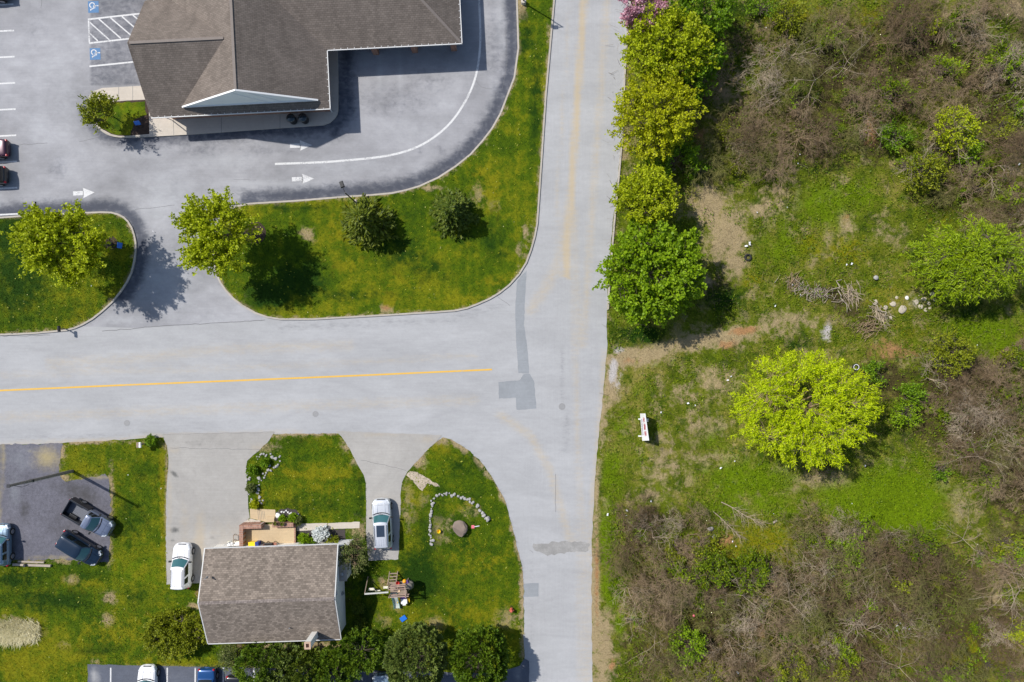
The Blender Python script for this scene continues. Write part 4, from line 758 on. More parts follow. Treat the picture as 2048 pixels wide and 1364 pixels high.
# ---------------------------------------------------------------- play set on the lawn
pl = thing('play_set', 'wooden play set with a swing beam and white slide on the corner lawn', 'play set', P(800, 1176), R(3)); pl.location.z = .03
def L(x, y, z): v = P(x, y, z) - pl.location; c, s = math.cos(-R(3)), math.sin(-R(3)); return Vector((v.x * c - v.y * s, v.x * s + v.y * c, z))
a0, a1 = L(780, 1168, 1.35), L(814, 1189, 1.35)
b = MB()
for i in range(11): x = a0.x + (a1.x - a0.x) * (i + .5) / 11; b.box((x, (a0.y + a1.y) / 2 + .15, 1.35 + .006 * (i % 2)), (.145, 1.25, .04))
b.build('deck', M['wood'], pl)
for sx, sy in ((a0.x, a0.y), (a1.x, a0.y), (a0.x, a1.y + .15), (a1.x, a1.y + .15)):
    b = MB(); b.box((sx, sy, 1.15), (.1, .1, 2.3)); b.build('post', M['wood'], pl)
b = MB()
for z in (1.7, 2.2):
    b.bar((a0.x, a0.y, z), (a1.x, a0.y, z), .08, .1); b.bar((a0.x, a1.y + .15, z), (a1.x + .3, a1.y + .15, z), .08, .1)
b.bar((a1.x, a0.y, 2.2), (a1.x, a1.y, 2.2), .08, .1); b.bar((a0.x - .1, a0.y - .3, 2.0), (a1.x, a0.y - .3, 2.0), .06, .08); b.build('railing', plain('pinkish_timber', (.36, .25, .20), .8, .2), pl)
lad = MB(); q = L(786, 1158, .6)
for sx in (-.4, .4): lad.bar((q.x + sx, q.y + .55, 0), (q.x + sx, q.y - .3, 1.35), .09)
for i in range(4): lad.box((q.x, q.y + .42 - i * .2, .2 + i * .3), (.8, .12, .04))
lad.build('ladder', M['wood'], pl)
b = MB(); e0, e1 = L(729.5, 1187.5, 2.25), L(777, 1184, 2.25); b.bar(e0, e1, .12, .14); b.build('swing_beam', plain('pale_beam', (.50, .50, .46), .7), pl)
b = MB(); b.bar(e0, (e0.x - .1, e0.y + .9, 0), .07); b.bar(e0, (e0.x - .1, e0.y - .9, 0), .07); b.build('beam_leg', M['wood'], pl)
for (x, y, w, h) in ((743.5, 1178, .62, .24), (772.5, 1174.5, .56, .24), (756, 1181, .5, .12)):
    q = L(x, y, .55); b = MB(); b.box((q.x, q.y, .55), (w, h, .06)); se = b.build('swing_seat', M['cream_plastic'], pl, bevel=.02)
    b = MB(); f_ = (q.x - e0.x) / (e1.x - e0.x); by = e0.y + (e1.y - e0.y) * f_
    for sx in (-1, 1): b.tube([(q.x + sx * w * .45, q.y, .56), (q.x + sx * w * .4, by, 2.2)], .012, 5)
    b.build('chain', M['grey_metal'], se)
s0_, s1_ = L(788.5, 1185, 1.35), L(794.5, 1217, .2); b = MB(); n = 8; rowv = []
for i in range(n + 1):
    t_ = i / n; p = s0_.lerp(s1_, t_); p.z = 1.4 + (.14 - 1.4) * (t_ ** .9) + .10 * math.sin(t_ * 6.2); rowv.append(p)
vs = []
for p in rowv:
    for dx, dz in ((-.28, .14), (-.24, .0), (.24, .0), (.28, .14)): vs.append((p.x + dx, p.y, p.z + dz))
b.add(vs, [(i * 4 + k, i * 4 + k + 1, i * 4 + 5 + k, i * 4 + 4 + k) for i in range(n) for k in range(3)]); b.build('slide', M['slide'], pl)
b = MB(); b.tube([(p.x - .29, p.y, p.z + .13) for p in rowv], .035, 6); b.tube([(p.x + .29, p.y, p.z + .13) for p in rowv], .03, 6); b.build('slide_rail', M['green_plastic'], pl)
b = MB(); q = L(818, 1172, 1.5); b.lathe([(.42, .9), (.46, 1.3), (.30, 1.62), (.04, 1.7)], (q.x, q.y, 0), 12); b.bar((q.x - .1, q.y + .55, 1.4), (q.x + .35, q.y + .3, 1.4), .1); b.build('bubble_panel', plain('smoked_dome', (.16, .145, .12), .25, .2), pl)
b = MB(); q = L(797, 1176, 1.45); b.box((q.x, q.y + .15, 1.42), (.24, .5, .08)); b.box((q.x + .06, q.y - .12, 1.42), (.2, .5, .08)); b.build('towel', plain('sand_cloth', (.66, .48, .30), .9), pl)
for x, y, r, mt_, lab, nm in ((809.5, 1161.5, .2, 'orange_plastic', 'orange ball resting at the top of the play set', 'toy_ball'), (796, 1165, .17, 'red_plastic', 'red toy bucket on the play set deck', 'toy_bucket')):
    p = P(x, y, 1.5); b = MB(); b.lathe([(r * math.sin(a), r - r * math.cos(a)) for a in np.linspace(.05, 3.0, 9)], n=16) if nm == 'toy_ball' else b.lathe([(r * .7, 0), (r, .3), (r * 1.1, .3), (r * .85, .28), (r * .6, .05)], n=16)
    o = b.build(nm, M[mt_], smooth=True); o.location = p; o.location.z = 1.42; tag(o, lab, 'toy')
p = P(814, 1164, 1.5); b = MB(); b.box((0, 0, .12), (.3, .2, .24)); b.box((.02, .14, .2), (.14, .2, .14)); o = b.build('toy_box', M['purple_plastic'], bevel=.02); o.location = p; o.location.z = 1.4; tag(o, 'small purple toy beside the orange ball on the play set', 'toy')
tt = thing('toy_table', 'small white square table beside the slide of the play set', 'table', P(808, 1201, .5), R(4)); tt.location.z = .03
b = MB(); b.box((0, 0, .5), (.62, .66, .05)); b.box((0, -.4, .5), (.32, .16, .045)); b.build('tabletop', M['white'], tt, bevel=.02)
for sx in (-.24, .24):
    for sy in (-.24, .24): b = MB(); b.box((sx, sy, .24), (.06, .06, .48)); b.build('leg', M['white'], tt)
for x, y, rz, lab in ((799, 1201, 0, 'little yellow chair on the slide side of the white toy table'), (816.5, 1199, math.pi, 'little yellow chair on the road side of the white toy table')):
    t = thing('toy_chair', lab, 'chair', P(x, y, .3), rz); t.location.z = .03
    b = MB(); b.box((0, 0, .27), (.3, .3, .04)); b.build('seat', M['yellow_plastic'], t); b = MB(); b.box((-.15, 0, .42), (.04, .32, .3)); b.build('backrest', M['yellow_plastic'], t)
    for sx in (-.12, .12):
        for sy in (-.12, .12): b = MB(); b.box((sx, sy, .13), (.04, .04, .26)); b.build('leg', M['yellow_plastic'], t)
t = thing('play_bench', 'purple plastic bench between the deck and the white toy table', 'bench', P(808, 1192, .4), R(3)); b = MB(); b.box((0, 0, .4), (.66, .26, .1)); b.build('seat', M['purple_plastic'], t, bevel=.02); b = MB(); [b.box((sx, 0, .18), (.08, .24, .36)) for sx in (-.26, .26)]; b.build('leg', M['purple_plastic'], t)
o = (b := MB()).box((0, 0, .03), (.62, .48, .06)).build('play_mat', M['blue_plastic'], bevel=.01); o.location = P(807, 1236); o.location.z = .09; o.rotation_euler = (.05, .03, R(35)); tag(o, 'bright blue flat mat lying on the grass below the play set', 'mat')
tb = thing('toy_shovel', 'pink toy shovel with a white handle on the grass right of the boulder', 'toy', P(948, 1053)); tb.location.z = .06; b = MB(); b.box((-.1, 0, .05), (.3, .32, .06)); b.build('blade', M['pink_plastic'], tb, bevel=.03); b = MB(); b.bar((.05, .02, .07), (.55, .1, .07), .06); b.build('handle', M['white'], tb)
b = MB(); b.lathe([(.12, 0), (.17, .3), (.19, .3), (.15, .27), (.1, .06)], n=14); o = b.build('toy_bucket', M['yellow_plastic']); o.location = P(878, 1061); o.location.z = .05; tag(o, 'small yellow toy bucket on the lawn inside the stone border', 'toy')
# ---------------------------------------------------------------- vehicles
def paint(name, c, metal=.35): return plain(name, c, .28, .04, 2, metal=metal, coat=.8)
PAINT = {'silver': paint('silver_paint', (.62, .64, .67), .4), 'white': paint('white_car_paint', (.80, .80, .82), 0), 'grey': paint('steel_blue_paint', (.24, .275, .36), .65), 'navy': paint('deep_blue_paint', (.007, .020, .042), .3), 'teal': paint('blue_grey_paint', (.16, .24, .32), .35), 'maroon': paint('maroon_paint', (.045, .010, .025), .3), 'blackp': paint('black_paint', (.012, .013, .016), .2), 'blue': paint('royal_blue_paint', (.012, .07, .22), .3)}
def loft(mb, rings, close=True):
    n = len(rings[0]); b = [p for r in rings for p in r]; fs = []
    for i in range(len(rings) - 1):
        for k in range(n): fs.append((i * n + k, i * n + (k + 1) % n, (i + 1) * n + (k + 1) % n, (i + 1) * n + k))
    fs += [tuple(range(n))[::-1], tuple((len(rings) - 1) * n + k for k in range(n))]
    return mb.add(b, fs)
def section(x, w, zt, zb=.26, crown=.03):
    h = [(w * .86, zb), (w * .96, zb + .08), (w * 1.0, zb + .3), (w * .995, zt - .16), (w * .95, zt - .05), (w * .84, zt), (w * .45, zt + crown * .8)]
    return [(x, y, z) for y, z in h] + [(x, 0, zt + crown)] + [(x, -y, z) for y, z in h[::-1]]
def car(name, lab, cat, px, py, rz, col_, L=4.6, W=1.82, H=1.65, hood=1.35, belt=1.0, nose=.86, tail='wagon', rails=False, sunroof=False, front_glass='glass', rear_w=.95, group=None, zref=.8, mirrors=True, ribs=False, xr=None):
    t = thing(name, lab, cat, P(px, py, zref), rz, group); t.location.z = .05
    w = W / 2; xf = L / 2; p = PAINT[col_]; xc = xf - hood                     # cowl, foot of the windscreen
    x_r = -xf
    if tail == 'sedan': xb = -xf + .75
    else: xb = -xf + .10
    st = [(x_r, w * .78, belt - .34), (x_r + .05, w * .88, belt - .10), (x_r + .22, w * .95, belt - .02), (x_r + .7, w * .995, belt), (0, w, belt), (xc - .1, w * .995, belt), (xc + .25, w * .985, belt - .02), (xf - .55, w * .955, nose), (xf - .24, w * .88, nose - .06), (xf - .09, w * .74, nose - .16), (xf, w * .56, nose - .30)]
    if tail == 'pickup':
        xb = -.35; st = [(xb + .02, w * .97, belt), (xb + .3, w, belt), (.4, w, belt)] + st[5:]
    b = MB(); loft(b, [section(*s) for s in st])
    me = b.mesh('body', True); body = link('body', me, p, t)
    m = body.modifiers.new('round', 'SUBSURF'); m.levels = 1; m.render_levels = 2
    # cabin: bottom ring on the belt, top ring at the roof
    wb, wt = w * .90, w * .70; zt = H - .05
    ft = xc - .62 * (H - belt) / .65; rt = xb + (.16 if tail != 'sedan' else .62) + .1; fb = xc + .05; rb = xb + (.02 if tail != 'pickup' else 0)
    if xr: rt = xb + xr
    def ring(k):
        f, r, ww, bulge = fb + (ft - fb) * k, rb + (rt - rb) * k, wb + (wt - wb) * k, .20 - .10 * k
        z = belt - .05 + (zt - belt + .05) * k
        fr = [(f - bulge * (y * y), ww * y, z) for y in np.linspace(-1, 1, 9)]; sd = [(f - bulge + (r + .04 - f + bulge) * u, ww * (1.0 + .03 * math.sin(math.pi * u)), z) for u in np.linspace(0, 1, 7)[1:-1]]
        re = [(r + .05 * y * y, ww * .96 * y, z) for y in np.linspace(1, -1, 9)]; s2 = [(x, -y, z) for x, y, z in sd[::-1]]
        return fr + sd + re + s2
    r0, rm, r1 = ring(0), ring(.55), ring(1)
    rm = [(x, y * 1.03, z) for x, y, z in rm]
    c = MB(); n = len(r0); cx = (ft + rt) / 2
    r2 = [(cx + (x - cx) * .93, y * .90, zt + .035) for x, y, z in r1]; r3 = [(cx + (x - cx) * .6, y * .55, zt + .06) for x, y, z in r1]
    allr = [r0, rm, r1, r2, r3]; c.add([q for r in allr for q in r] + [(cx, 0, zt + .065)], [(i * n + k, i * n + (k + 1) % n, (i + 1) * n + (k + 1) % n, (i + 1) * n + k) for i in range(4) for k in range(n)] + [(4 * n + k, 4 * n + (k + 1) % n, 5 * n) for k in range(n)])
    c.build('roof', p, t, smooth=True)
    def panel(nm, i0, i1, k0, k1, mat, off=.012, sub=4, trim=0.0):
        idx = list(range(i0, i1 + 1)); cen = Vector((cx, 0, belt - .1)); rows = []
        for a in np.linspace(k0, k1, sub):
            row = []
            for j, i in enumerate(idx):
                i = i % n; q0, qm, q1 = Vector(r0[i]), Vector(rm[i]), Vector(r1[i]); q = q0.lerp(qm, a / .55) if a < .55 else qm.lerp(q1, (a - .55) / .45)
                row.append(q)
            if trim:
                row[0] = row[0].lerp(row[1], trim); row[-1] = row[-1].lerp(row[-2], trim)
            rows.append(row)
        g = MB(); nn = len(idx); vs = []
        for row in rows:
            for q in row: d = Vector((q.x - cx, q.y * 2.2, 0)); d.normalize(); vs.append(q + Vector((d.x, d.y, .55)).normalized() * off)
        return g.add(vs, [(r * nn + k, r * nn + k + 1, (r + 1) * nn + k + 1, (r + 1) * nn + k) for r in range(len(rows) - 1) for k in range(nn - 1)]).build(nm, mat, t, smooth=True)
    panel('windscreen', 0, 8, .10, .94, M[front_glass], trim=.35)
    if tail != 'pickup' or True: panel('rear_window', 14, 22, .25, .9, M['sideglass'], trim=.35)
    for base in (8, 22):
        s = [base + 1, base + 3, base + 5] if base == 8 else [base, base + 3, base + 5]
        panel('side_window', base + (0 if base == 8 else 1), base + 3, .16, .86, M['sideglass'], trim=.28); panel('side_window', base + 3, base + (5 if base == 8 else 6), .16, .86, M['sideglass'], trim=.22)
    # bonnet with raised centre, grille, bumpers, lamps
    h = MB(); hl = [(xc + .14, .72), (xf - .62, .70), (xf - .36, .60)]
    zz = lambda x: belt + (nose - belt) * max(0, min(1, (x - xc - .25) / (hood - .8))) + .016
    for s_ in (-1, 1):
        for w_ in ((.30, .34),): h.bar((xc + .15, s_ * w * .42, zz(xc + .15) + .008), (xf - .40, s_ * w * .34, zz(xf - .4) - .004), .06, .03)
    cw = MB(); cw.tube([(xc + .17 - .20 * y * y, y * w * .86, belt + .035) for y in np.linspace(-1, 1, 9)], .045, 6); cw.build('cowl', M['black'], t)
    for s_ in (-1, 1): wp = MB(); wp.bar((xc + .10, s_ * .12 + .25, belt + .06), (xc - .06, s_ * .12 - .25, belt + .10), .02); wp.build('wiper', M['black'], t)
    sm = MB(); sm.tube([(xf - .60 - .0 * y, w * .80 * y, nose + .028 + (belt - nose) * .1) if abs(y) < .99 else (xc + .12, w * .80 * y, belt + .012) for y in (-1, -.96, -.5, 0, .5, .96, 1)], .008, 4); sm.build('bonnet_seam', M['black'], t)
    h.build('bonnet_crease', p, t, smooth=True, bevel=.01)
    g = MB(); g.box((xf - .11, 0, nose - .20), (.12, w * .86, .16)); g.build('grille', M['black'], t, bevel=.02)
    for s_ in (-1, 1):
        b = MB(); b.add([(xf - .14, s_ * w * .50, nose - .10), (xf - .17, s_ * w * .72, nose - .10), (xf - .50, s_ * w * .93, nose - .06), (xf - .46, s_ * w * .74, nose - .015), (xf - .24, s_ * w * .52, nose - .04), (xf - .06, s_ * w * .52, nose - .26), (xf - .09, s_ * w * .72, nose - .26), (xf - .46, s_ * w * .985, nose - .24)],
            [(0, 1, 3, 4), (1, 2, 3), (0, 5, 6, 1), (1, 6, 7, 2)]); o = b.build('headlight', M['lamp_clear'], t)
        if tail != 'pickup':
            b = MB(); b.box((-xf + .10, s_ * w * .80, belt - .20), (.16, w * .22, .22)); b.build('taillight', M['lamp_red'], t, bevel=.04)
        if mirrors:
            b = MB(); b.box((xc - .30, s_ * (w + .10), belt + .10), (.16, .24, .15)); b.bar((xc - .28, s_ * (w - .1), belt + .03), (xc - .3, s_ * (w + .05), belt + .08), .07); b.build('mirror', p if col_ in ('white', 'silver') and False else M['black'], t, bevel=.02)
    for x in (xf - .88, -xf + .86 if tail != 'pickup' else -xf + 1.05):
        for s_ in (-1, 1):
            b = MB(); b.lathe([(.20, -.11), (.33, -.11), (.355, -.07), (.355, .07), (.33, .115), (.20, .10)], (x, s_ * (w - .08), .33), 22, 'Y'); wh = b.build('wheel', M['rubber'], t, smooth=False)
            b = MB(); q = s_ * (w + .02)
            b.lathe([(.215, -.02), (.215, .02), (.19, .03)] if s_ > 0 else [(.215, .02), (.215, -.02), (.19, -.03)], (x, q - s_ * .005, .33), 20, 'Y')
            b.build('rim', M['rim'], wh)
    for x, nm in ((xf - .03, 'front'), (-xf + .0, 'rear')):
        if tail == 'pickup' and nm == 'rear': continue
        b = MB(); s_ = 1 if nm == 'front' else -1
        ring_ = [(x - s_ * .42 * abs(y) ** 2.6, w * .90 * y) for y in np.linspace(-1, 1, 11)]
        b.tube([(q[0] - s_ * .03, q[1], .50) for q in ring_], .085, 8); b.build('bumper', p, t, smooth=True)
    if rails:
        for s_ in (-1, 1):
            b = MB(); b.tube([(ft - .25, s_ * wt * .90, zt + .05), (ft - .35, s_ * wt * .90, zt + .10), (rt + .35, s_ * wt * .90, zt + .10), (rt + .25, s_ * wt * .90, zt + .05)], .022, 6); b.build('roof_rail', M['dark_metal'], t)
    if ribs:
        b = MB(); k = 5
        for i in range(k): y = (i - (k - 1) / 2) * wt * .34; b.bar((ft - (1.6 if sunroof else .4), y, zt + .066), (rt + .25, y, zt + .066), .05, .022)
        b.build('roof_rib', p, t, bevel=.006)
    if sunroof:
        b = MB(); b.box((ft - .82, 0, zt + .062), (1.12, wt * 1.18, .02)); b.build('sunroof', M['roofglass'], t, bevel=.008)
    if tail == 'pickup':
        x0, x1 = -xf, xb
        for s_ in (-1, 1):
            b = MB(); b.box(((x0 + x1) / 2, s_ * (w - .10), .72), (x1 - x0, .18, .86)); b.build('bed_side', PAINT['blackp'], t, bevel=.035)
            b = MB(); b.box((x0 + .99, s_ * (w - .31), .62), (.8, .24, .34)); b.build('wheel_housing', M['black'], t, bevel=.03)
            b = MB(); b.box((x0 + .02, s_ * (w - .10), .95), (.08, .14, .34)); b.build('taillight', M['lamp_red'], t, bevel=.015)
        b = MB(); b.box((x0 + .05, 0, .76), (.09, W * .88, .78)); b.build('tailgate', PAINT['blackp'], t, bevel=.02)
        b = MB(); b.box(((x0 + x1) / 2, 0, .47), (x1 - x0, W - .3, .06))
        for i in range(9): b.box(((x0 + x1) / 2, (i - 4) * .16, .51), (x1 - x0 - .1, .07, .02))
        b.build('bed_floor', plain('bed_liner', (.12, .13, .155), .7) if 'bed_liner' not in bpy.data.materials else bpy.data.materials['bed_liner'], t)
        b = MB(); b.tube([(x0 - .08, -w * .9, .5), (x0 - .12, 0, .5), (x0 - .08, w * .9, .5)], .08, 8); b.build('bumper', M['grey_metal'], t, smooth=True)
    return t
car('suv', 'silver suv with a dark sunroof on the narrow driveway right of the house', 'car', 764, 1048, R(92.5), 'silver', L=5.0, W=1.90, H=1.74, hood=1.50, belt=1.06, nose=.96, rails=True, sunroof=True, zref=.9, ribs=True)
car('suv', 'boxy white suv with a ribbed roof parked left of the house', 'car', 363, 1132, R(88.5), 'white', L=4.45, W=1.80, H=1.78, hood=1.40, belt=1.08, nose=.98, rails=True, ribs=True, zref=.9, xr=.10)
car('pickup_truck', 'steel blue pickup truck with an open black bed on the gravel lot', 'pickup truck', 177.5, 1037.5, R(-30.5), 'grey', L=4.95, W=1.86, H=1.72, hood=1.28, belt=1.06, nose=.98, tail='pickup', zref=.9, ribs=True)
car('minivan', 'dark blue minivan parked at a slant beside the pickup on the gravel', 'car', 159, 1097.5, R(-32), 'navy', L=4.5, W=1.82, H=1.68, hood=1.12, belt=1.02, nose=.86, zref=.85)
car('estate_car', 'blue grey car cut by the left frame edge, on the gravel lot', 'car', 1, 1090, R(90), 'teal', L=4.2, W=1.76, H=1.52, hood=1.20, belt=.96, nose=.84, zref=.8, rails=True)
car('parked_car', 'dark maroon car with its rear toward the bank aisle, upper of the two', 'car', -32, 297, R(182), 'maroon', L=4.6, tail='sedan', H=1.48, belt=.94, nose=.80, group='cars at the left edge of the bank lot')
car('parked_car', 'black car with red lights below the maroon one in the bank lot', 'car', -35, 351, R(182), 'blackp', L=4.6, H=1.55, belt=.96, nose=.84, group='cars at the left edge of the bank lot')
car('parked_car', 'dark car at the top left corner of the bank lot', 'car', -31, -18, R(182), 'blackp', L=4.6, tail='sedan', H=1.48, belt=.94, nose=.80, group='cars at the left edge of the bank lot')
car('parked_car', 'white car facing up in the lower parking lot', 'car', 294, 1378, R(90), 'white', L=4.6, W=1.84, tail='sedan', H=1.48, belt=.96, nose=.84)
car('parked_car', 'dark car with a royal blue roof backed into the lower parking lot', 'car', 413, 1383, R(-90), 'blue', L=4.5, W=1.78, tail='sedan', H=1.48, belt=.96, nose=.84)
car('parked_car', 'black car half hidden under the shrubs in the lower parking lot', 'car', 467, 1398, R(-92), 'blackp', L=4.5, W=1.74, tail='sedan', H=1.46, belt=.94, nose=.84)
car('parked_car', 'pale blue grey car half under the conifers in the lower lot', 'car', 762, 1394, R(90), 'teal', L=4.5, W=1.80, H=1.55, hood=.9, belt=.98, nose=.88)
# ---------------------------------------------------------------- stones
def rock_mesh(seed, flat=.65, sub=2, jag=.28):
    rg = random.Random(seed); bm = bmesh.new(); bmesh.ops.create_icosphere(bm, subdivisions=sub, radius=.5)
    dirs = [Vector((rg.gauss(0, 1), rg.gauss(0, 1), rg.gauss(0, 1))).normalized() for _ in range(9)]; cuts = [rg.uniform(.28, .46) for _ in dirs]
    for v in bm.verts:
        for d, c in zip(dirs, cuts):
            k = v.co.dot(d)
            if k > c: v.co -= d * (k - c)
        v.co *= 1 + rg.uniform(-jag, jag) * .2; v.co.z *= flat
    zmin = min(v.co.z for v in bm.verts)
    for v in bm.verts: v.co.z -= zmin + .06
    me = bpy.data.meshes.new('stone'); bm.to_mesh(me); bm.free(); return me
RK = [rock_mesh(i) for i in range(6)]
for r in RK: r.materials.append(M['stone'])
RW = [rock_mesh(20 + i) for i in range(3)]
for r in RW: r.materials.append(M['stone_white'])
def stone(x, y, s, lab, grp, cat='stone', lib=RK, z=.03, name='stone'):
    o = bpy.data.objects.new(name, rnd.choice(lib)); col.objects.link(o); o.location = P(x, y); o.location.z = z; o.rotation_euler = (0, 0, rnd.uniform(0, 6.3)); o.scale = (s * rnd.uniform(.8, 1.25), s * rnd.uniform(.8, 1.25), s * rnd.uniform(.8, 1.2)); return tag(o, lab, cat, grp)
def along(pts, step):
    out = []; 
    for (a, b), (c, d) in zip(pts[:-1], pts[1:]):
        n = max(1, int(math.hypot(c - a, d - b) / step)); out += [(a + (c - a) * i / n, b + (d - b) * i / n) for i in range(n)]
    return out
ARC = [(863, 1090), (862, 1075), (860, 1060), (861, 1040), (864, 1020), (865, 1000), (872, 992), (885, 989), (900, 986), (912, 988), (925, 995), (938, 1000), (948, 1006), (957, 1015), (964, 1023), (972, 1033), (977, 1038)]
for x, y in along(ARC, 3.6):
    top = 1 if 870 < x < 930 else 0
    stone(x + rnd.gauss(0, 1.6), y + rnd.gauss(0, 1.6), rnd.uniform(.18, .36) * (1.15 if x > 938 else 1), 'pale stone in the curved rock border on the corner lawn', 'stones of the curved border on the corner lawn', name='border_stone')
stone(976, 1037, .6, 'largest grey rock at the road end of the curved border', None, name='border_stone')
CR = [(512, 914), (525, 911), (540, 912), (552, 915), (559, 921), (556, 929), (545, 936), (533, 944), (524, 955), (518, 968), (516, 985), (520, 1000), (526, 1008)]
for x, y in along(CR, 3.0) + along([(498, 936), (497, 950), (496, 975), (500, 995), (502, 1012)], 4.5):
    if rnd.random() < .9: stone(x + rnd.gauss(0, 2.6), y + rnd.gauss(0, 2.2), rnd.uniform(.12, .36), 'small grey stone in the rock bed beside the wide driveway', 'stones of the rock bed beside the wide driveway', lib=RK, name='bed_stone')
for x, y in ((564, 1023), (569, 1023.5), (573, 1021), (577, 1024), (580, 1026.5), (583, 1025), (582, 1028.5), (586, 1027), (588, 1029), (591, 1027), (593, 1030.5), (597, 1028)): stone(x, y, .19, 'white stone edging the small dark flower bed', 'white stones edging the flower bed', lib=RW, z=.06, name='edging_stone')
stone(558, 1030, .55, 'larger pale rock at the left end of the white edging stones', None, lib=RW, z=.05, name='edging_stone')
bo = rock_mesh(77, .62, 3, .12); bo.materials.append(M['boulder']); o = link('boulder', bo, None); o.location = P(921, 1058, .4); o.location.z = .02; o.scale = (1.5, 1.85, 1.5); o.rotation_euler = (0, 0, .5); tag(o, 'big brown boulder in the middle of the corner lawn', 'boulder')
for x, y, s in ((1862, 588, .7), (1846, 598, .9), (1830, 604, .8), (1812, 596, .6), (1855, 607, .7), (1840, 613, 1.0), (1802, 619, 1.4), (1784, 608, 1.0), (1769, 615, .9), (1750, 604, .8), (1868, 600, .6), (1875, 582, .5), (1838, 562, .45), (1825, 568, .5), (1850, 620, .6), (1836, 590, .5), (1792, 596, .6), (1780, 636, .7), (1858, 616, .5), (1826, 612, .5)):
    o = stone(x, y, s, 'broken concrete chunk in the rubble beside the drooping green tree', 'rubble chunks beside the drooping tree', 'rubble', z=.10, name='rubble_chunk'); o.data = rnd.choice(RK)
    o.material_slots[0].link = 'OBJECT'; o.material_slots[0].material = M['rubble'] if rnd.random() < .9 else M['stone_white']; o.scale *= .62; o.scale.z *= .55
for x, y, s, lab in ((1419, 1056, .55, 'pale lump of stone by the fallen branches'), (1427, 1072, .5, 'smaller pale stone just below the other by the fallen branches'), (1749, 556, .55, 'dark round stone in the grass above the rubble')):
    stone(x, y, s, lab, None, z=.15, name='rock')
# tyres dumped in the grass
for x, y, lab, rim in ((1495, 515, 'black tyre half buried in the straw coloured grass', False), (1710, 734, 'tyre with a white wall lying beside the lime tree', True)):
    t = thing('old_tyre', lab, 'tyre', P(x, y)); t.location.z = wild_z(t.location.x, t.location.y) + .02
    pr = [(.20, .04), (.24, .0), (.33, .0), (.36, .05), (.36, .15), (.33, .20), (.24, .20), (.20, .16)]; b = MB(); n = 24; k = len(pr)
    b.add([(r * math.cos(a), r * math.sin(a), z) for a in np.linspace(0, 2 * math.pi, n, endpoint=False) for r, z in pr], [(i * k + j, i * k + (j + 1) % k, ((i + 1) % n) * k + (j + 1) % k, ((i + 1) % n) * k + j) for i in range(n) for j in range(k)]); b.build('tread', M['rubber'], t, smooth=True)
    if rim:
        b = MB(); b.add([(r * math.cos(a), r * math.sin(a), z) for a in np.linspace(0, 2 * math.pi, n, endpoint=False) for r, z in ((.23, .206), (.285, .206))], [(i * 2, i * 2 + 1, ((i + 1) % n) * 2 + 1, ((i + 1) % n) * 2) for i in range(n)]); b.build('white_wall', M['white'], t)
b = MB(); b.lathe([(.01, .5), (.16, .45), (.22, .25), (.2, .1), (.05, .0)], n=14); o = b.build('rubbish_bag', M['navy_plastic'], smooth=True); o.location = P(1377, 592, .3); o.location.z = .1; tag(o, 'small dark blue rubbish bag under the edge of the big green roadside tree', 'bag')
# litter
def crumple(seed):
    rg = random.Random(seed); b = MB(); n = 3
    vs = [((i / n - .5) * .34 + rg.gauss(0, .02), (j / n - .5) * .24 + rg.gauss(0, .02), rg.uniform(.02, .10)) for i in range(n + 1) for j in range(n + 1)]
    return b.add(vs, [(i * 4 + j, i * 4 + j + 1, i * 4 + j + 5, i * 4 + j + 4) for i in range(n) for j in range(n)]).mesh('litter')
CRU = [crumple(i) for i in range(4)]
for c in CRU: c.materials.append(M['paper'])
def litter(x, y, s, lab='scrap of white litter in the rough grass', grp='white litter over the rough ground'):
    o = bpy.data.objects.new('litter_scrap', rnd.choice(CRU)); col.objects.link(o); o.location = P(x, y); o.location.z = .18 + float(wild_z(o.location.x, o.location.y)); s *= .62; o.scale = (s, s, s); o.rotation_euler = (rnd.uniform(-.3, .3), rnd.uniform(-.3, .3), rnd.uniform(0, 6.3)); tag(o, lab, 'litter', grp)
for x, y, s in ((1497, 488, 1.6), (1490, 493, 1.2), (1512, 426, .7), (1571, 416, .5), (1548, 612, .9), (1598, 590, .5), (1582, 570, .6), (1690, 530, .8), (1700, 528, 1.0), (1321, 824, .8), (1453, 760, .9), (1460, 752, .8), (1375, 806, 1.0), (1389, 810, .7), (1301, 1001, .9), (1253, 1020, 1.0), (1215, 1028, 1.1), (1440, 935, 1.0), (1467, 921, .6), (1727, 930, .7), (1631, 1069, 1.3), (1463, 1081, .7), (1470, 1091, .8), (1400, 1213, 1.5), (1426, 1198, .8), (1474, 1342, 1.3), (1482, 1341, .9), (1390, 1358, .8), (1598, 310, .6), (1594, 328, .6), (1530, 58, .7), (1545, 1026, .4), (1700, 1005, .4), (1664, 1150, .9), (1658, 1144, .7), (1790, 1248, 1.2), (1804, 1252, 1.7), (1796, 1243, .9), (1813, 1255, 1.0), (1789, 1258, .9), (1728, 1134, .8), (1252, 1030, .6), (1290, 1044, .5), (1385, 1350, .5), (1445, 1126, .4), (1586, 1260, .5), (2033, 330, 1.0), (1950, 690, .5), (1340, 560, .4)): litter(x, y, s)
for x, y in ((185, 572), (308, 463), (258, 949), (324, 976)): litter(x, y, .45, 'tiny white scrap on the mown grass or drive left of the junction', 'white scraps left of the junction')
b = MB(); b.lathe([(.10, 0), (.13, .1), (.1, .2)], n=10); o = b.build('toy_ball', M['pink_plastic'], smooth=True); o.location = P(1386, 1229); o.location.z = .2; tag(o, 'tiny pink ball lost in the brown brush', 'ball')
o = MB().box((0, 0, .1), (.45, .16, .1)).build('wood_offcut', M['deadwood'], bevel=.01); o.location = P(1548, 1042); o.location.z = .12; o.rotation_euler = (0, .1, R(30)); tag(o, 'short wood offcut on the grass below the fallen branches', 'wood offcut')

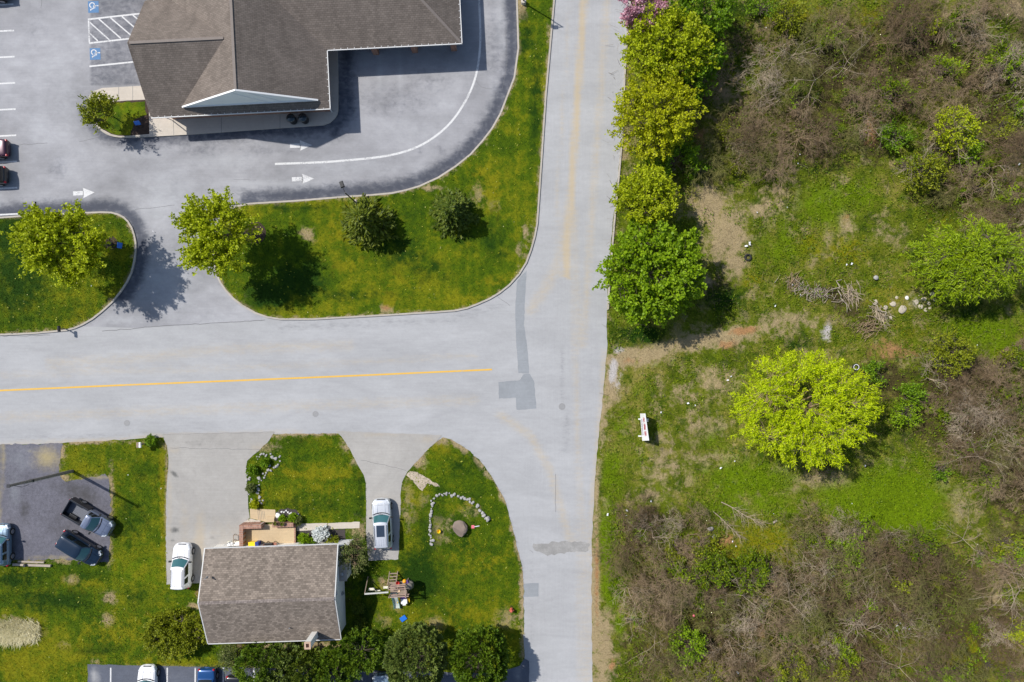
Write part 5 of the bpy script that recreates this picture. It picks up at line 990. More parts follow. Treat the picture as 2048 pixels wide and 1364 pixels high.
rg = np.random.default_rng(77); X = rg.normal(30, 24, 5200); Y = rg.normal(1262, 9, 5200); q = (np.abs(Y - 1262) < 22) & (X < 78); X, Y = X[q], Y[q]; mm_ = len(X); B = np.stack([(X - 1024) * MPP, (682 - Y) * MPP, np.full(mm_, .03)], 1); a_ = rg.uniform(0, 6.3, mm_); hh = rg.uniform(.25, .7, mm_); D_ = np.stack([np.cos(a_) * 1.3, np.sin(a_) * 1.3, np.ones(mm_) * .8], 1) * hh[:, None]; T_ = np.stack([-np.sin(a_), np.cos(a_), np.zeros(mm_)], 1) * .035
V = np.stack([B - T_, B + T_, B + D_], 1).reshape(-1, 3); o = link('dry_grass_clump', np_mesh('dry_grass_clump', V, np.arange(mm_ * 3).reshape(mm_, 3), {'rnd': np.repeat(rg.random(mm_), 3)}), leafmat('dry_stems', (.42, .38, .18), (.64, .58, .34), (.80, .74, .52), .25)); tag(o, 'long clump of pale dry stems in the lawn at the lower left edge', 'dry grass')
# ---------------------------------------------------------------- trees and shrubs
def unit(v): return v / (np.linalg.norm(v, axis=-1, keepdims=True) + 1e-9)
def leaf_mesh(name, P0, D, L, W, rg, cup=.12):
    """one rhombic leaf (or leaf spray) per point: P0 base, D axis, L length, W half width"""
    n = len(P0); T = unit(np.cross(D, unit(rg.normal(size=(n, 3)) * .6 + np.array([0, 0, 1.0])))); U = np.cross(T, D)
    mid = P0 + D * (L * .45)[:, None]; W = W[:, None]
    V = np.stack([P0, mid + T * W - U * W * cup, P0 + D * L[:, None], mid - T * W - U * W * cup], 1).reshape(-1, 3)
    F = np.arange(n * 4).reshape(n, 4); r = np.repeat(np.clip(rg.normal(.5, .22, n), 0, 1), 4)
    return np_mesh(name, V, F, {'rnd': r})
def sticks(A, B, ra, rb, k=3):
    """thin tapered prisms for many branch pieces at once"""
    d = unit(B - A); u = unit(np.cross(d, np.where(np.abs(d[:, 2:3]) < .9, np.array([[0, 0, 1.0]]), np.array([[1.0, 0, 0]])))); w = np.cross(d, u); n = len(A); V = []
    for p, r in ((A, ra), (B, rb)):
        for j in range(k):
            a = 2 * math.pi * j / k; V.append(p + (u * math.cos(a) + w * math.sin(a)) * r[:, None])
    V = np.stack(V, 1).reshape(-1, 3); b = np.arange(n)[:, None] * 2 * k
    F = np.concatenate([b + np.array([[j, (j + 1) % k, k + (j + 1) % k, k + j]]) for j in range(k)], 0)
    return V, F
class Wood:
    def __init__(s): s.a = []; s.b = []; s.ra = []; s.rb = []
    def seg(s, a, b, ra, rb): s.a.append(a); s.b.append(b); s.ra.append(ra); s.rb.append(rb)
    def curve(s, pts, r0, r1):
        n = len(pts) - 1
        for i in range(n): s.seg(pts[i], pts[i + 1], r0 + (r1 - r0) * i / n, r0 + (r1 - r0) * (i + 1) / n)
    def mesh(s, name, k=3):
        V, F = sticks(np.array(s.a, float), np.array(s.b, float), np.array(s.ra), np.array(s.rb), k); return np_mesh(name, V, F, smooth=True)
def bez(a, b, up, rg, n=5, jit=.1):
    a = np.asarray(a, float); b = np.asarray(b, float); m = (a + b) / 2 + np.array([0, 0, up]); L = np.linalg.norm(b - a)
    return [(1 - t) ** 2 * a + 2 * t * (1 - t) * m + t * t * b + (rg.normal(size=3) * jit * L * .15 if 0 < t < 1 else 0) for t in np.linspace(0, 1, n)]
def broad_tree(name, lab, cat, crown, zc, rx, ry, rz, mat, base=None, shoots=330, per=16, leaf=(.30, .10), slen=1.0, spread=.16, voids=10, vr=.8, up=.5, droop=0.0, seed=1, group=None, trunk_r=.16, stems=1, inner=.30, lumps=.16, z0=.1, barkm='bark', flat=0.0, twig=True, low=-.55):
    rg = np.random.default_rng(seed); C = np.array(P(*crown, zc)); B = np.array(P(*base)) if base else np.array([C[0], C[1], 0]); B[2] = z0
    t = thing(name, lab, cat, tuple(B), 0, group); C = C - B; h0 = max(.35, (zc - rz) * .75)
    K = rg.normal(size=(5, 3)) * 2.6; ph = rg.uniform(0, 6.3, 5)
    lump = lambda d: 1 + lumps * (np.sin(d @ K.T + ph).sum(1) / 2.2)
    d = unit(rg.normal(size=(shoots * 3, 3))); d = d[d[:, 2] > low][:shoots]; n = len(d)
    fr = (inner + (1 - inner) * rg.random(n) ** .55) * .90; R3 = np.maximum(np.array([rx, ry, rz]) - np.array([.62, .62, .3]) * slen, .35 * np.array([rx, ry, rz]))
    S = C + d * R3 * (fr * lump(d))[:, None]
    if voids:
        vd = unit(rg.normal(size=(voids, 3)) + np.array([0, 0, .5])); vc = C + vd * R3 * rg.uniform(.5, .95, (voids, 1)); rr = vr * rg.uniform(.6, 1.3, voids)
        keep = (np.linalg.norm(S[:, None] - vc[None], axis=2) > rr[None]).all(1); S, d, fr = S[keep], d[keep], fr[keep]; n = len(S)
    out = unit(d * np.array([1, 1, .6]) + rg.normal(size=(n, 3)) * .35 + np.array([0, 0, up])); ln = slen * rg.uniform(.55, 1.25, n) * (.7 + .5 * fr)
    # trunk, limbs and the twigs that carry the shoots
    W = Wood(); fork = C * np.array([.35, .35, 0]) + np.array([0, 0, h0])
    for s_ in range(stems):
        b0 = np.array([math.cos(s_ * 2.4), math.sin(s_ * 2.4), 0]) * (.22 if stems > 1 else 0); W.curve(bez(b0, fork + b0, 0, rg, 4, .3), trunk_r, trunk_r * .72)
    W.curve(bez(fork, C + np.array([0, 0, rz * .45]), .2, rg, 5, .3), trunk_r * .6, .03)
    nl = 9; ld = unit(np.stack([np.cos(np.arange(nl) * 2.4 + rg.uniform(0, .6, nl)), np.sin(np.arange(nl) * 2.4 + rg.uniform(0, .6, nl)), rg.uniform(-.1, .7, nl)], 1)); tips = C + ld * R3 * .72; nodes_ = []
    for q in tips:
        st = fork + (C - fork) * rg.uniform(.0, .5); pts = bez(st, q, .35, rg, 6, .4); W.curve(pts, trunk_r * .45, .025); nodes_ += pts[2:]
    nodes_ = np.array(nodes_ + [C, C + np.array([0, 0, rz * .3])])
    if twig:
        near = np.argmin(np.linalg.norm(S[:, None] - nodes_[None], axis=2), 1)
        for i in range(n): m = (nodes_[near[i]] + S[i]) / 2 + rg.normal(size=3) * .12 + np.array([0, 0, .1]); W.seg(nodes_[near[i]], m, .022, .016); W.seg(m, S[i], .016, .012); W.seg(S[i], S[i] + out[i] * ln[i] * .8, .012, .005)
    link('trunk', W.mesh('trunk', 5), M[barkm], t)
    per = int(per * 1.3); m = n * per; k = np.repeat(np.arange(n), per); u = rg.random(m); sp = spread * (1 - .55 * u)
    Pt = S[k] + out[k] * (ln[k] * u)[:, None] + rg.normal(size=(m, 3)) * sp[:, None]
    if droop: Pt[:, 2] -= droop * u * u * ln[k]
    D = unit(out[k] * .7 + rg.normal(size=(m, 3)) * .75 + np.array([0, 0, -droop * 1.2 + .12]))
    L_ = .84 * leaf[0] * rg.uniform(.6, 1.35, m); Wd = .86 * leaf[1] * rg.uniform(.7, 1.3, m)
    link('crown', leaf_mesh('crown', Pt, D, L_, Wd, rg), M[mat], t)
    return t
def conifer(name, lab, x, y, r, h, mat, seed, z0=.115, whorls=13, group=None, spray=(.42, .07), per=16, droop=.25, base=None):
    rg = np.random.default_rng(seed); B = np.array(P(x, y)); B[2] = z0; t = thing(name, lab, 'tree', tuple(B), 0, group); W = Wood()
    W.curve([np.array([0, 0, z]) for z in np.linspace(0, h, 6)], .14, .015); PP = []; DD = []
    for i in range(whorls):
        f = i / (whorls - 1); z = .35 + f * (h - .5); rr = r * (1 - f) ** .75 + .18; k = int(14 - 7 * f)
        for j in range(k):
            a = 2.4 * i + j * 2 * math.pi / k + rg.normal() * .15; L_ = rr * rg.uniform(.72, 1.12); e = np.array([math.cos(a) * L_, math.sin(a) * L_, z + rg.uniform(-.05, .2) - droop * L_ * .4]); s = np.array([0, 0, z])
            pts = bez(s, e, .18, rg, 4, .2); W.curve(pts, .025, .006); m = int(per * (.5 + L_ / r)); u = rg.uniform(.25, 1.0, m); q = s + (e - s) * u[:, None] + np.array([0, 0, .18]) * (2 * u * (1 - u))[:, None] + rg.normal(size=(m, 3)) * np.array([.09, .09, .05])
            side = np.array([-math.sin(a), math.cos(a), 0]) * rg.choice([-1, 1], m)[:, None]; D = unit(np.array([math.cos(a), math.sin(a), .12]) * .8 + side * rg.uniform(.1, .9, (m, 1)) + rg.normal(size=(m, 3)) * .2); PP.append(q); DD.append(D)
    link('trunk', W.mesh('trunk', 5), M['bark'], t); PP = np.concatenate(PP); DD = np.concatenate(DD); n = len(PP)
    link('crown', leaf_mesh('crown', PP, DD, spray[0] * rg.uniform(.6, 1.3, n), spray[1] * rg.uniform(.7, 1.3, n), rg), M[mat], t); return t
def tufted(name, lab, crown, zc, rx, ry, rz, mat, seed, tufts=420, per=26, size=.34, leaf=(.22, .055), group=None, z0=.03, cat='tree', jit=.25, up=.35, lumps=.022):
    """dense rounded evergreen made of many small outward tufts"""
    rg = np.random.default_rng(seed); C = np.array(P(*crown, zc)); B = np.array([C[0], C[1], z0]); t = thing(name, lab, cat, tuple(B), 0, group); C = C - B
    K = rg.normal(size=(5, 3)) * 2.8; ph = rg.uniform(0, 6.3, 5); d = unit(rg.normal(size=(tufts * 3, 3))); d = d[d[:, 2] > -.35][:tufts]; n = len(d)
    f = (1 + lumps * np.sin(d @ K.T + ph).sum(1)) * (1 - .22 * rg.random(n) ** 2); S = C + d * np.array([rx, ry, rz]) * f[:, None]
    W = Wood(); top = C + np.array([0, 0, rz * .4]); W.curve([np.array([0, 0, 0]), C * .6, top], .15, .04)
    for i in range(0, n, 5): W.seg(C + (S[i] - C) * .15 - np.array([0, 0, .2]), C + (S[i] - C) * .8, .02, .01)
    link('trunk', W.mesh('trunk', 4), M['bark'], t)
    o = unit(d + np.array([0, 0, up]) + rg.normal(size=(n, 3)) * jit); k = np.repeat(np.arange(n), per); m = len(k); u = rg.random(m); sz = size * rg.uniform(.7, 1.25, n)
    ang = unit(rg.normal(size=(m, 3))); Pt = S[k] + o[k] * (sz[k] * u)[:, None] * .9 + ang * (.42 * sz[k] * (1 - .75 * u))[:, None]; D = unit(o[k] + ang * .75)
    mesh = leaf_mesh('crown', Pt, D, leaf[0] * rg.uniform(.7, 1.3, m), leaf[1] * rg.uniform(.7, 1.3, m), rg)
    # each tuft has its own tint
    tr = np.clip(np.repeat(rg.normal(.5, .2, n)[k] * .6 + rg.random(m) * .4, 4), 0, 1); mesh.attributes['rnd'].data.foreach_set('value', tr.astype(np.float32))
    link('crown', mesh, M[mat], t); return t

broad_tree('maple_tree', 'broad yellow green tree on the left lawn beside the lot entrance', 'tree', (126, 491), 5.2, 4.45, 4.25, 2.2, 'leaf_yg', base=(224, 487), low=-.2, shoots=680, per=32, leaf=(.28, .10), slen=1.25, seed=2, voids=13, vr=.75, trunk_r=.2, z0=.115, lumps=.13)
broad_tree('maple_tree', 'upright yellow green tree overhanging the lot entrance from the middle lawn', 'tree', (434, 470), 5.2, 3.9, 3.9, 2.2, 'leaf_yg', base=(504, 467), low=-.2, shoots=640, per=32, leaf=(.28, .10), slen=1.3, seed=3, voids=14, vr=.75, trunk_r=.18, z0=.115, lumps=.16)
conifer('conifer', 'shaggy olive conifer with a dark hollow centre below the drive-through', 738, 448, 2.55, 4.6, 'leaf_con', 4, per=20, spray=(.50, .085))
conifer('conifer', 'compact dark green conifer nearest the road on the middle lawn', 907, 429, 2.1, 4.0, 'leaf_dark', 5, per=26, spray=(.40, .085))
broad_tree('ornamental_tree', 'small olive leaved tree in the bed at the bank corner', 'tree', (205, 226), 2.6, 1.75, 1.8, 1.6, 'leaf_olive', base=(226, 232), shoots=120, per=20, leaf=(.28, .08), slen=.85, seed=6, voids=5, vr=.5, trunk_r=.07, z0=.15, lumps=.22)
# row along the far side of the crossroad
broad_tree('roadside_tree', 'pink blossoming tree at the top of the roadside row', 'tree', (1283, 8), 5.2, 2.5, 2.3, 2.0, 'blossom', shoots=220, per=20, leaf=(.24, .10), slen=.9, seed=7, voids=5)
broad_tree('roadside_tree', 'deep green leafy tree behind the uppermost yellow green roadside tree, at the frame top', 'tree', (1402, 20), 4.2, 3.4, 3.4, 2.6, 'leaf_green', shoots=300, per=22, leaf=(.30, .12), seed=8, voids=8)
broad_tree('roadside_tree', 'yellow green tree just below the pink blossom in the roadside row', 'tree', (1334, 93), 4.6, 4.7, 4.2, 3.0, 'leaf_yg', shoots=560, per=24, leaf=(.27, .10), slen=.95, seed=9, voids=10, vr=.6, up=.35)
broad_tree('roadside_tree', 'bright green tree tucked behind the yellow green tree under the blossom', 'tree', (1388, 125), 3.6, 3.0, 3.4, 2.2, 'leaf_green', shoots=260, per=22, leaf=(.30, .12), seed=10, voids=8)
broad_tree('roadside_tree', 'golden yellow tree, the second large crown of the roadside row', 'tree', (1316, 232), 4.6, 4.5, 4.4, 3.0, 'leaf_yel', shoots=560, per=24, leaf=(.25, .095), slen=.95, seed=11, voids=9, vr=.6, up=.35)
broad_tree('roadside_shrub', 'leafy green shrub filling the gap below the golden yellow tree', 'shrub', (1352, 320), 2.2, 2.6, 2.2, 1.4, 'leaf_green', shoots=170, per=20, leaf=(.27, .11), seed=12, voids=6, trunk_r=.06)
broad_tree('roadside_tree', 'smaller yellowish tree between the golden tree and the big green one', 'tree', (1292, 391), 4.2, 3.4, 3.1, 2.5, 'leaf_yg', shoots=400, per=23, leaf=(.25, .095), slen=.9, seed=13, voids=8, vr=.6)
broad_tree('roadside_tree', 'big rounded green tree, lowest of the roadside row', 'tree', (1306, 546), 4.6, 5.3, 5.2, 3.1, 'leaf_mid', shoots=720, per=24, leaf=(.33, .125), slen=.9, seed=14, voids=14, vr=.6, up=.3, lumps=.12)
# trees out on the rough ground
broad_tree('locust_tree', 'large bright lime tree with feathery foliage on the rough ground', 'tree', (1604, 815), 5.0, 7.4, 6.1, 3.2, 'leaf_lime', shoots=640, per=42, leaf=(.34, .045), slen=1.15, spread=.17, seed=15, voids=26, vr=.6, up=.15, droop=.25, trunk_r=.22, lumps=.08, barkm='twig', low=-.25)
broad_tree('willow_like_tree', 'drooping green tree beside the rubble at the right', 'tree', (1946, 520), 4.0, 5.3, 4.3, 2.8, 'leaf_spring', shoots=560, per=28, leaf=(.46, .05), slen=1.3, spread=.18, seed=16, voids=9, up=.0, droop=.6, lumps=.18, low=-.2)
# evergreens along the lower lot
tufted('pine_tree', 'round grey green pine, left of the two by the lower road', (834, 1316), 3.0, 2.62, 2.75, 2.7, 'leaf_pine', 20, tufts=560, per=44, size=.46, leaf=(.22, .058))
tufted('pine_tree', 'round bright green conifer next to the lower road', (959, 1316), 2.9, 2.35, 2.6, 2.6, 'leaf_dpine', 21, tufts=470, per=44, size=.48, leaf=(.24, .062))
for i, (x, y, r, z, mm, lab) in enumerate(((722, 1302, 1.75, 2.2, 'leaf_dpine', 'dark green rounded evergreen just left of the grey green pine'), (676, 1335, 1.9, 2.4, 'leaf_dpine', 'bright tipped evergreen in the cluster below the chimney'), (618, 1338, 1.8, 2.3, 'leaf_dark', 'dark evergreen in the middle of the cluster under the house'), (565, 1335, 1.8, 2.3, 'leaf_pine', 'greyish evergreen in the cluster under the house, left of the chimney'), (520, 1328, 1.9, 2.5, 'leaf_dpine', 'fresh green evergreen at the left end of the cluster under the house'), (650, 1372, 1.9, 2.2, 'leaf_dpine', 'evergreen cut by the bottom frame edge under the chimney'), (560, 1378, 1.8, 2.2, 'leaf_dark', 'dark evergreen cut by the bottom edge left of the chimney'))):
    tufted('evergreen_shrub', lab, (x, y), z, r * 1.08, r * 1.02, z * .85, mm, 30 + i, tufts=int(95 * r), per=30, size=.42, leaf=(.22, .062), group='evergreens between the house and the lower lot', cat='shrub', lumps=.06, jit=.4)
broad_tree('evergreen_shrub', 'wispy grey green shrub at the lower left corner of the house', 'shrub', (467, 1310), 1.7, 1.4, 1.5, 1.4, 'leaf_grey', shoots=120, per=22, leaf=(.20, .045), slen=.7, seed=40, voids=4, vr=.4, group='evergreens between the house and the lower lot', trunk_r=.06, z0=.03)
broad_tree('bushy_shrub', 'broad olive green bush in the yard left of the house', 'shrub', (352, 1266), .9, 3.6, 2.6, 1.0, 'leaf_olive', shoots=720, per=26, leaf=(.26, .06), slen=.6, spread=.14, seed=41, voids=10, vr=.5, up=.5, trunk_r=.05, stems=3, lumps=.12, z0=.03, inner=.1)
broad_tree('bushy_shrub', 'twiggy grey green shrub at the front right corner of the house', 'shrub', (706, 1100), 1.6, 1.45, 2.2, 1.4, 'leaf_grey', shoots=150, per=20, leaf=(.20, .05), slen=.8, seed=42, voids=7, vr=.55, trunk_r=.06, stems=3, z0=.03, barkm='twig', lumps=.2)
broad_tree('flowering_shrub', 'shrub covered in white blossom in the front bed of the house', 'shrub', (641, 1069), .7, .85, .75, .6, 'blossom_white', shoots=150, per=24, leaf=(.13, .065), slen=.25, spread=.08, seed=43, voids=2, vr=.25, trunk_r=.03, z0=.05, twig=False, lumps=.25)
for i, (x, y, r, mm, lab) in enumerate(((611, 1080, .55, 'leaf_mid', 'light green low plant at the left of the white flowering shrub'), (625, 1085, .6, 'leaf_green', 'dark leaved low plant under the white flowering shrub'), (664, 1082, .75, 'leaf_olive', 'spreading olive plant to the right of the white flowering shrub'), (604, 1074, .3, 'leaf_mid', 'tiny bright plant by the patio edge in the front bed'), (586, 1035, .45, 'leaf_mid', 'bright green clump in the small stone edged flower bed'), (565, 1037, .3, 'leaf_mid', 'smaller green clump at the left of the stone edged flower bed'), (596, 1040, .4, 'leaf_grey', 'dull green clump at the right of the stone edged flower bed'), (302, 880, .62, 'leaf_green', 'round green bush beside the mailboxes at the road'), (510, 1008, .35, 'leaf_yel', 'yellow ornamental plant at the lower end of the rock bed'), (505, 940, .5, 'leaf_green', 'leafy plant in the rock bed, upper half'), (502, 975, .45, 'leaf_grey', 'grey green plant in the rock bed, lower half'), (531, 925, .4, 'leaf_green', 'low green plant at the top of the rock bed'), (722, 1245, .5, 'leaf_dark', 'small dark shrub by the right wall of the house'), (716, 1215, .6, 'leaf_dark', 'low dark plant along the right wall of the house'))):
    broad_tree('garden_plant', lab, 'plant', (x, y), r * .8, r, r, r * .7, mm, shoots=60, per=16, leaf=(.16, .05), slen=.28, spread=.08, seed=60 + i, voids=0, trunk_r=.02, z0=.05, twig=False)
# ---------------------------------------------------------------- the overgrown lot
def brush_mesh(seed, stems, h, r, lean=(0, 0), gen=4, rad=.036, curl=.22):
    """a leafless bush: stems that fork and arch outward"""
    rg = np.random.default_rng(seed); W = Wood()
    def grow(p, d, L_, ra, g):
        n = 3
        for i in range(n):
            d = unit(d + rg.normal(size=3) * curl * .45 + np.array([0, 0, -.05 * (gen - g)])); q = p + d * L_ / n; W.seg(p, q, ra, ra * .88); p = q; ra = max(ra * .88, .0085)
            if g > 0 and i > 0: grow(p, unit(d + rg.normal(size=3) * .75), L_ * rg.uniform(.5, .8), ra * .70, g - 1)
        if g > 0:
            for _ in range(2): grow(p, unit(d + rg.normal(size=3) * .6), L_ * rg.uniform(.55, .85), ra * .76, g - 1)
    for s_ in range(stems):
        a = rg.uniform(0, 6.3); o = rg.uniform(.2, 1.0) * r / h; d = unit(np.array([math.cos(a) * o + lean[0], math.sin(a) * o + lean[1], 1.0]))
        grow(np.array([math.cos(a), math.sin(a), 0]) * .12, d, h * rg.uniform(.32, .5), rad * rg.uniform(.7, 1.3), gen)
    return W.mesh('branches')
BR = [brush_mesh(100, 4, 4.0, 3.4), brush_mesh(101, 5, 3.4, 3.8), brush_mesh(102, 4, 4.6, 3.2, (.3, .2)), brush_mesh(103, 6, 2.8, 3.2), brush_mesh(104, 4, 3.8, 4.0, (-.3, .2)), brush_mesh(105, 6, 2.4, 3.0, (0, 0), 4, .03, .35)]
BRC = [(m, c) for c in ('twig', 'twig_pale', 'twig_dark', 'twig_olive') for m in BR]; BRM = {}
for i, (m, c) in enumerate(BRC):
    q = m.copy(); q.materials.clear(); q.materials.append(M[c]); BRM.setdefault(c, []).append(q)
REG = [  # outline, how many, label, group
    ([(1440, 110), (1600, 60), (1790, 40), (1800, 200), (1690, 300), (1560, 330), (1480, 330), (1400, 330)], 30, 'bare grey brown shrub in the thicket right of the roadside trees', 'bare shrubs right of the roadside trees'),
    ([(1780, -20), (2080, -20), (2080, 240), (1850, 200), (1790, 120)], 22, 'bare brown shrub in the thicket at the top right corner', 'bare shrubs at the top right corner'),
    ([(1830, 250), (2070, 250), (2080, 470), (1900, 440), (1780, 330)], 16, 'bare pale shrub above the drooping green tree at the right edge', 'bare shrubs above the drooping tree'),
    ([(1840, 740), (2080, 690), (2090, 1010), (1960, 950), (1900, 900), (1850, 820)], 24, 'bare grey shrub in the tangle right of the lime tree', 'bare shrubs right of the lime tree'),
    ([(1210, 1060), (1380, 1000), (1440, 1060), (1400, 1180), (1260, 1190)], 11, 'bare twiggy shrub near the road below the white sign', 'bare shrubs near the lower road'),
    ([(1290, 1190), (1460, 1150), (1560, 1130), (1570, 1390), (1290, 1390)], 26, 'bare brown shrub in the brush along the bottom, near the road side', 'bare shrubs along the bottom, road side'),
    ([(1560, 1130), (1800, 1120), (1800, 1390), (1560, 1390)], 26, 'bare brown shrub in the brush along the bottom, below the lime tree', 'bare shrubs along the bottom, below the lime tree'),
    ([(1800, 1080), (2090, 1050), (2090, 1390), (1800, 1390)], 28, 'bare grey brown shrub in the bottom right corner thicket', 'bare shrubs in the bottom right corner'),
    ([(1540, 1030), (1860, 1070), (1800, 1120), (1560, 1120)], 8, 'sparse bare shrub at the edge of the vivid green grass', 'sparse bare shrubs below the vivid grass')]
gr = random.Random(5)
for poly, n, lab, grp in REG:
    xs = [p[0] for p in poly]; ys = [p[1] for p in poly]; pts = []; tries = 0
    while len(pts) < n and tries < 9000:
        tries += 1; x, y = gr.uniform(min(xs), max(xs)), gr.uniform(min(ys), max(ys)); dmin = 34 if tries < 3000 else 24
        if inside(poly, [x], [y])[0] and all(math.hypot(x - a, y - b) > dmin for a, b in pts): pts.append((x, y))
    for x, y in pts:
        c = gr.choices(('twig', 'twig_pale', 'twig_dark', 'twig_olive'), (5, 1, 4, 3))[0]
        o = bpy.data.objects.new('bare_shrub', gr.choice(BRM[c])); col.objects.link(o); k = gr.uniform(.6, 1.25); q = P(x, y, 1.5 * k); o.location = (q.x, q.y, float(wild_z(q.x, q.y)) - .02)
        o.rotation_euler = (gr.uniform(-.15, .15), gr.uniform(-.15, .15), gr.uniform(0, 6.3)); o.scale = (k, k, k * gr.uniform(.75, 1.0)); tag(o, lab, 'bare shrub', grp)
SAP = [brush_mesh(300 + i, s_, h_, r_, l_, 3, .055, .30) for i, (s_, h_, r_, l_) in enumerate(((2, 5.5, 3.2, (.2, -.2)), (3, 5.0, 4.2, (0, 0)), (1, 6.0, 2.0, (.7, -.3)), (3, 4.2, 4.0, (-.3, -.1))))]
for m in SAP: m.materials.append(M['twig_pale'])
for poly, n, lab, grp in REG:
    xs = [p[0] for p in poly]; ys = [p[1] for p in poly]
    for _ in range(max(2, n // 4)):
        for _t in range(60):
            x, y = gr.uniform(min(xs), max(xs)), gr.uniform(min(ys), max(ys))
            if inside(poly, [x], [y])[0]: break
        o = bpy.data.objects.new('bare_sapling', gr.choice(SAP)); col.objects.link(o); k = gr.uniform(.6, 1.0); q = P(x, y, 2 * k); o.location = (q.x, q.y, float(wild_z(q.x, q.y)) - .02); o.rotation_euler = (0, 0, gr.uniform(0, 6.3)); o.scale = (k, k, k); tag(o, 'taller pale branching sapling ' + lab[lab.index('shrub') + 6:], 'bare sapling', grp.replace('bare shrubs', 'pale saplings'))
LOW = [broad_tree('leafy_regrowth', 'x', 'shrub', (1500 + 40 * i, 1250), 1.0, 1.5, 1.3, .9, mm, shoots=90, per=18, leaf=(.22, .07), slen=.9, spread=.2, seed=400 + i, voids=6, vr=.5, trunk_r=.03, stems=2, z0=.05, lumps=.35) for i, mm in enumerate(('leaf_weed', 'leaf_olive', 'leaf_weed', 'leaf_mid', 'leaf_spring'))]
first = set()
for poly, n, lab, grp in REG:
    xs = [p[0] for p in poly]; ys = [p[1] for p in poly]
    for _ in range(int(n * .42) + 1):
        for _t in range(60):
            x, y = gr.uniform(min(xs), max(xs)), gr.uniform(min(ys), max(ys))
            if inside(poly, [x], [y])[0]: break
        i = gr.choices(range(5), (4, 4, 4, 2, 2))[0]; o = LOW[i] if i not in first else copy_tree(LOW[i]); first.add(i); k = gr.uniform(.45, 1.15); q = P(x, y, .9 * k); o.location = (q.x, q.y, .05); o.rotation_euler = (0, 0, gr.uniform(0, 6.3)); o.scale = (k * gr.uniform(.8, 1.3), k, k); tag(o, 'low leafy regrowth ' + lab[lab.index('shrub') + 6:], 'shrub', grp.replace('bare shrubs', 'leafy regrowth'))
# two larger leafless trees lying or leaning, with their own labels
for x, y, rz, s, lab in ((1441, 1003, -28, .95, 'fallen leafless branch with pale twigs on the bright grass'), (1425, 1022, -42, .8, 'second fallen branch, just left of the other on the bright grass'), (1760, 1180, -48, .9, 'long bare pole-like branch lying in the lower right brush'), (1660, 1030, -40, .6, 'short curved bare branch at the upper edge of the lower brush')):
    rg = np.random.default_rng(int(x)); W = Wood(); pts = [np.array([i * .6, .05 * math.sin(i * .9), .15 + .05 * i]) for i in range(8)]; W.curve(pts, .06, .015)
    for i in range(2, 8):
        for _ in range(5):
            e = pts[i] + np.array([rg.uniform(.5, 1.3), rg.normal() * .6, rg.uniform(0, .5)]); mid = (pts[i] + e) / 2 + rg.normal(size=3) * .08; W.seg(pts[i], mid, .015, .011); W.seg(mid, e, .011, .004)
            for _ in range(3): W.seg(mid, mid + np.array([rg.uniform(.2, .8), rg.normal() * .35, rg.uniform(-.1, .3)]), .008, .003)
    o = link('fallen_branch', W.mesh('fallen_branch', 4), M['twig_pale']); o.location = P(x, y); o.location.z = .12; o.rotation_euler = (0, 0, R(rz)); o.scale = (s, s, s); tag(o, lab, 'branch')
# piles of cut brush
for x, y, w, l, n, dirn, mt_, lab in ((1622, 583, .9, 3.2, 150, -18, 'deadwood', 'heap of cut brown sticks above the dirt track'), (1585, 560, .8, .9, 70, 60, 'twig', 'small grey tangle of sticks at the left end of the stick heap'), (1700, 590, 1.0, 1.2, 60, -55, 'twig_pale', 'fan of long pale sticks in the middle of the brush heaps'), (1758, 632, .9, 1.4, 60, -45, 'twig_pale', 'heap of pale bent sticks nearest the rubble'), (1735, 655, 1.2, 1.5, 90, 20, 'twig', 'loose spread of grey twigs below the pale stick heap')):
    rg = np.random.default_rng(int(x + y)); W = Wood()
    for i in range(n):
        c = np.array([rg.normal() * l * .4, rg.normal() * w * .4, abs(rg.normal()) * .22 + .04]); a = rg.normal() * (.9 if mt_ == 'deadwood' else .5) + (1.57 if mt_ == 'deadwood' else 0); L_ = rg.uniform(.3, 1.1) * (1.6 if mt_ == 'twig_pale' else 1); d = np.array([math.cos(a), math.sin(a), rg.normal() * .15]); b_ = rg.normal(size=3) * .08
        r_ = rg.uniform(.012, .035); W.curve([c - d * L_ / 2, c + b_, c + d * L_ / 2], r_, r_ * .6)
    o = link('brush_heap', W.mesh('brush_heap', 5), M[mt_]); o.location = P(x, y); o.location.z = .1; o.rotation_euler = (0, 0, R(dirn)); tag(o, lab, 'stick heap')
for x0, y0, x1, y1, lab in ((1645, 592, 1680, 560, 'single long brown branch jutting out of the stick heap'), (1672, 580, 1690, 625, 'long bent branch standing between the two stick heaps'), (1742, 608, 1772, 640, 'pale forked branch on the heap nearest the rubble')):
    W = Wood(); a = np.array(P(x0, y0)); b_ = np.array(P(x1, y1)); a[2] = .35; b_[2] = .4; rg = np.random.default_rng(int(x0)); W.curve(bez(a, b_, .25, rg, 6, .5), .05, .025); o = link('loose_branch', W.mesh('loose_branch', 6), M['deadwood']); tag(o, lab, 'branch')
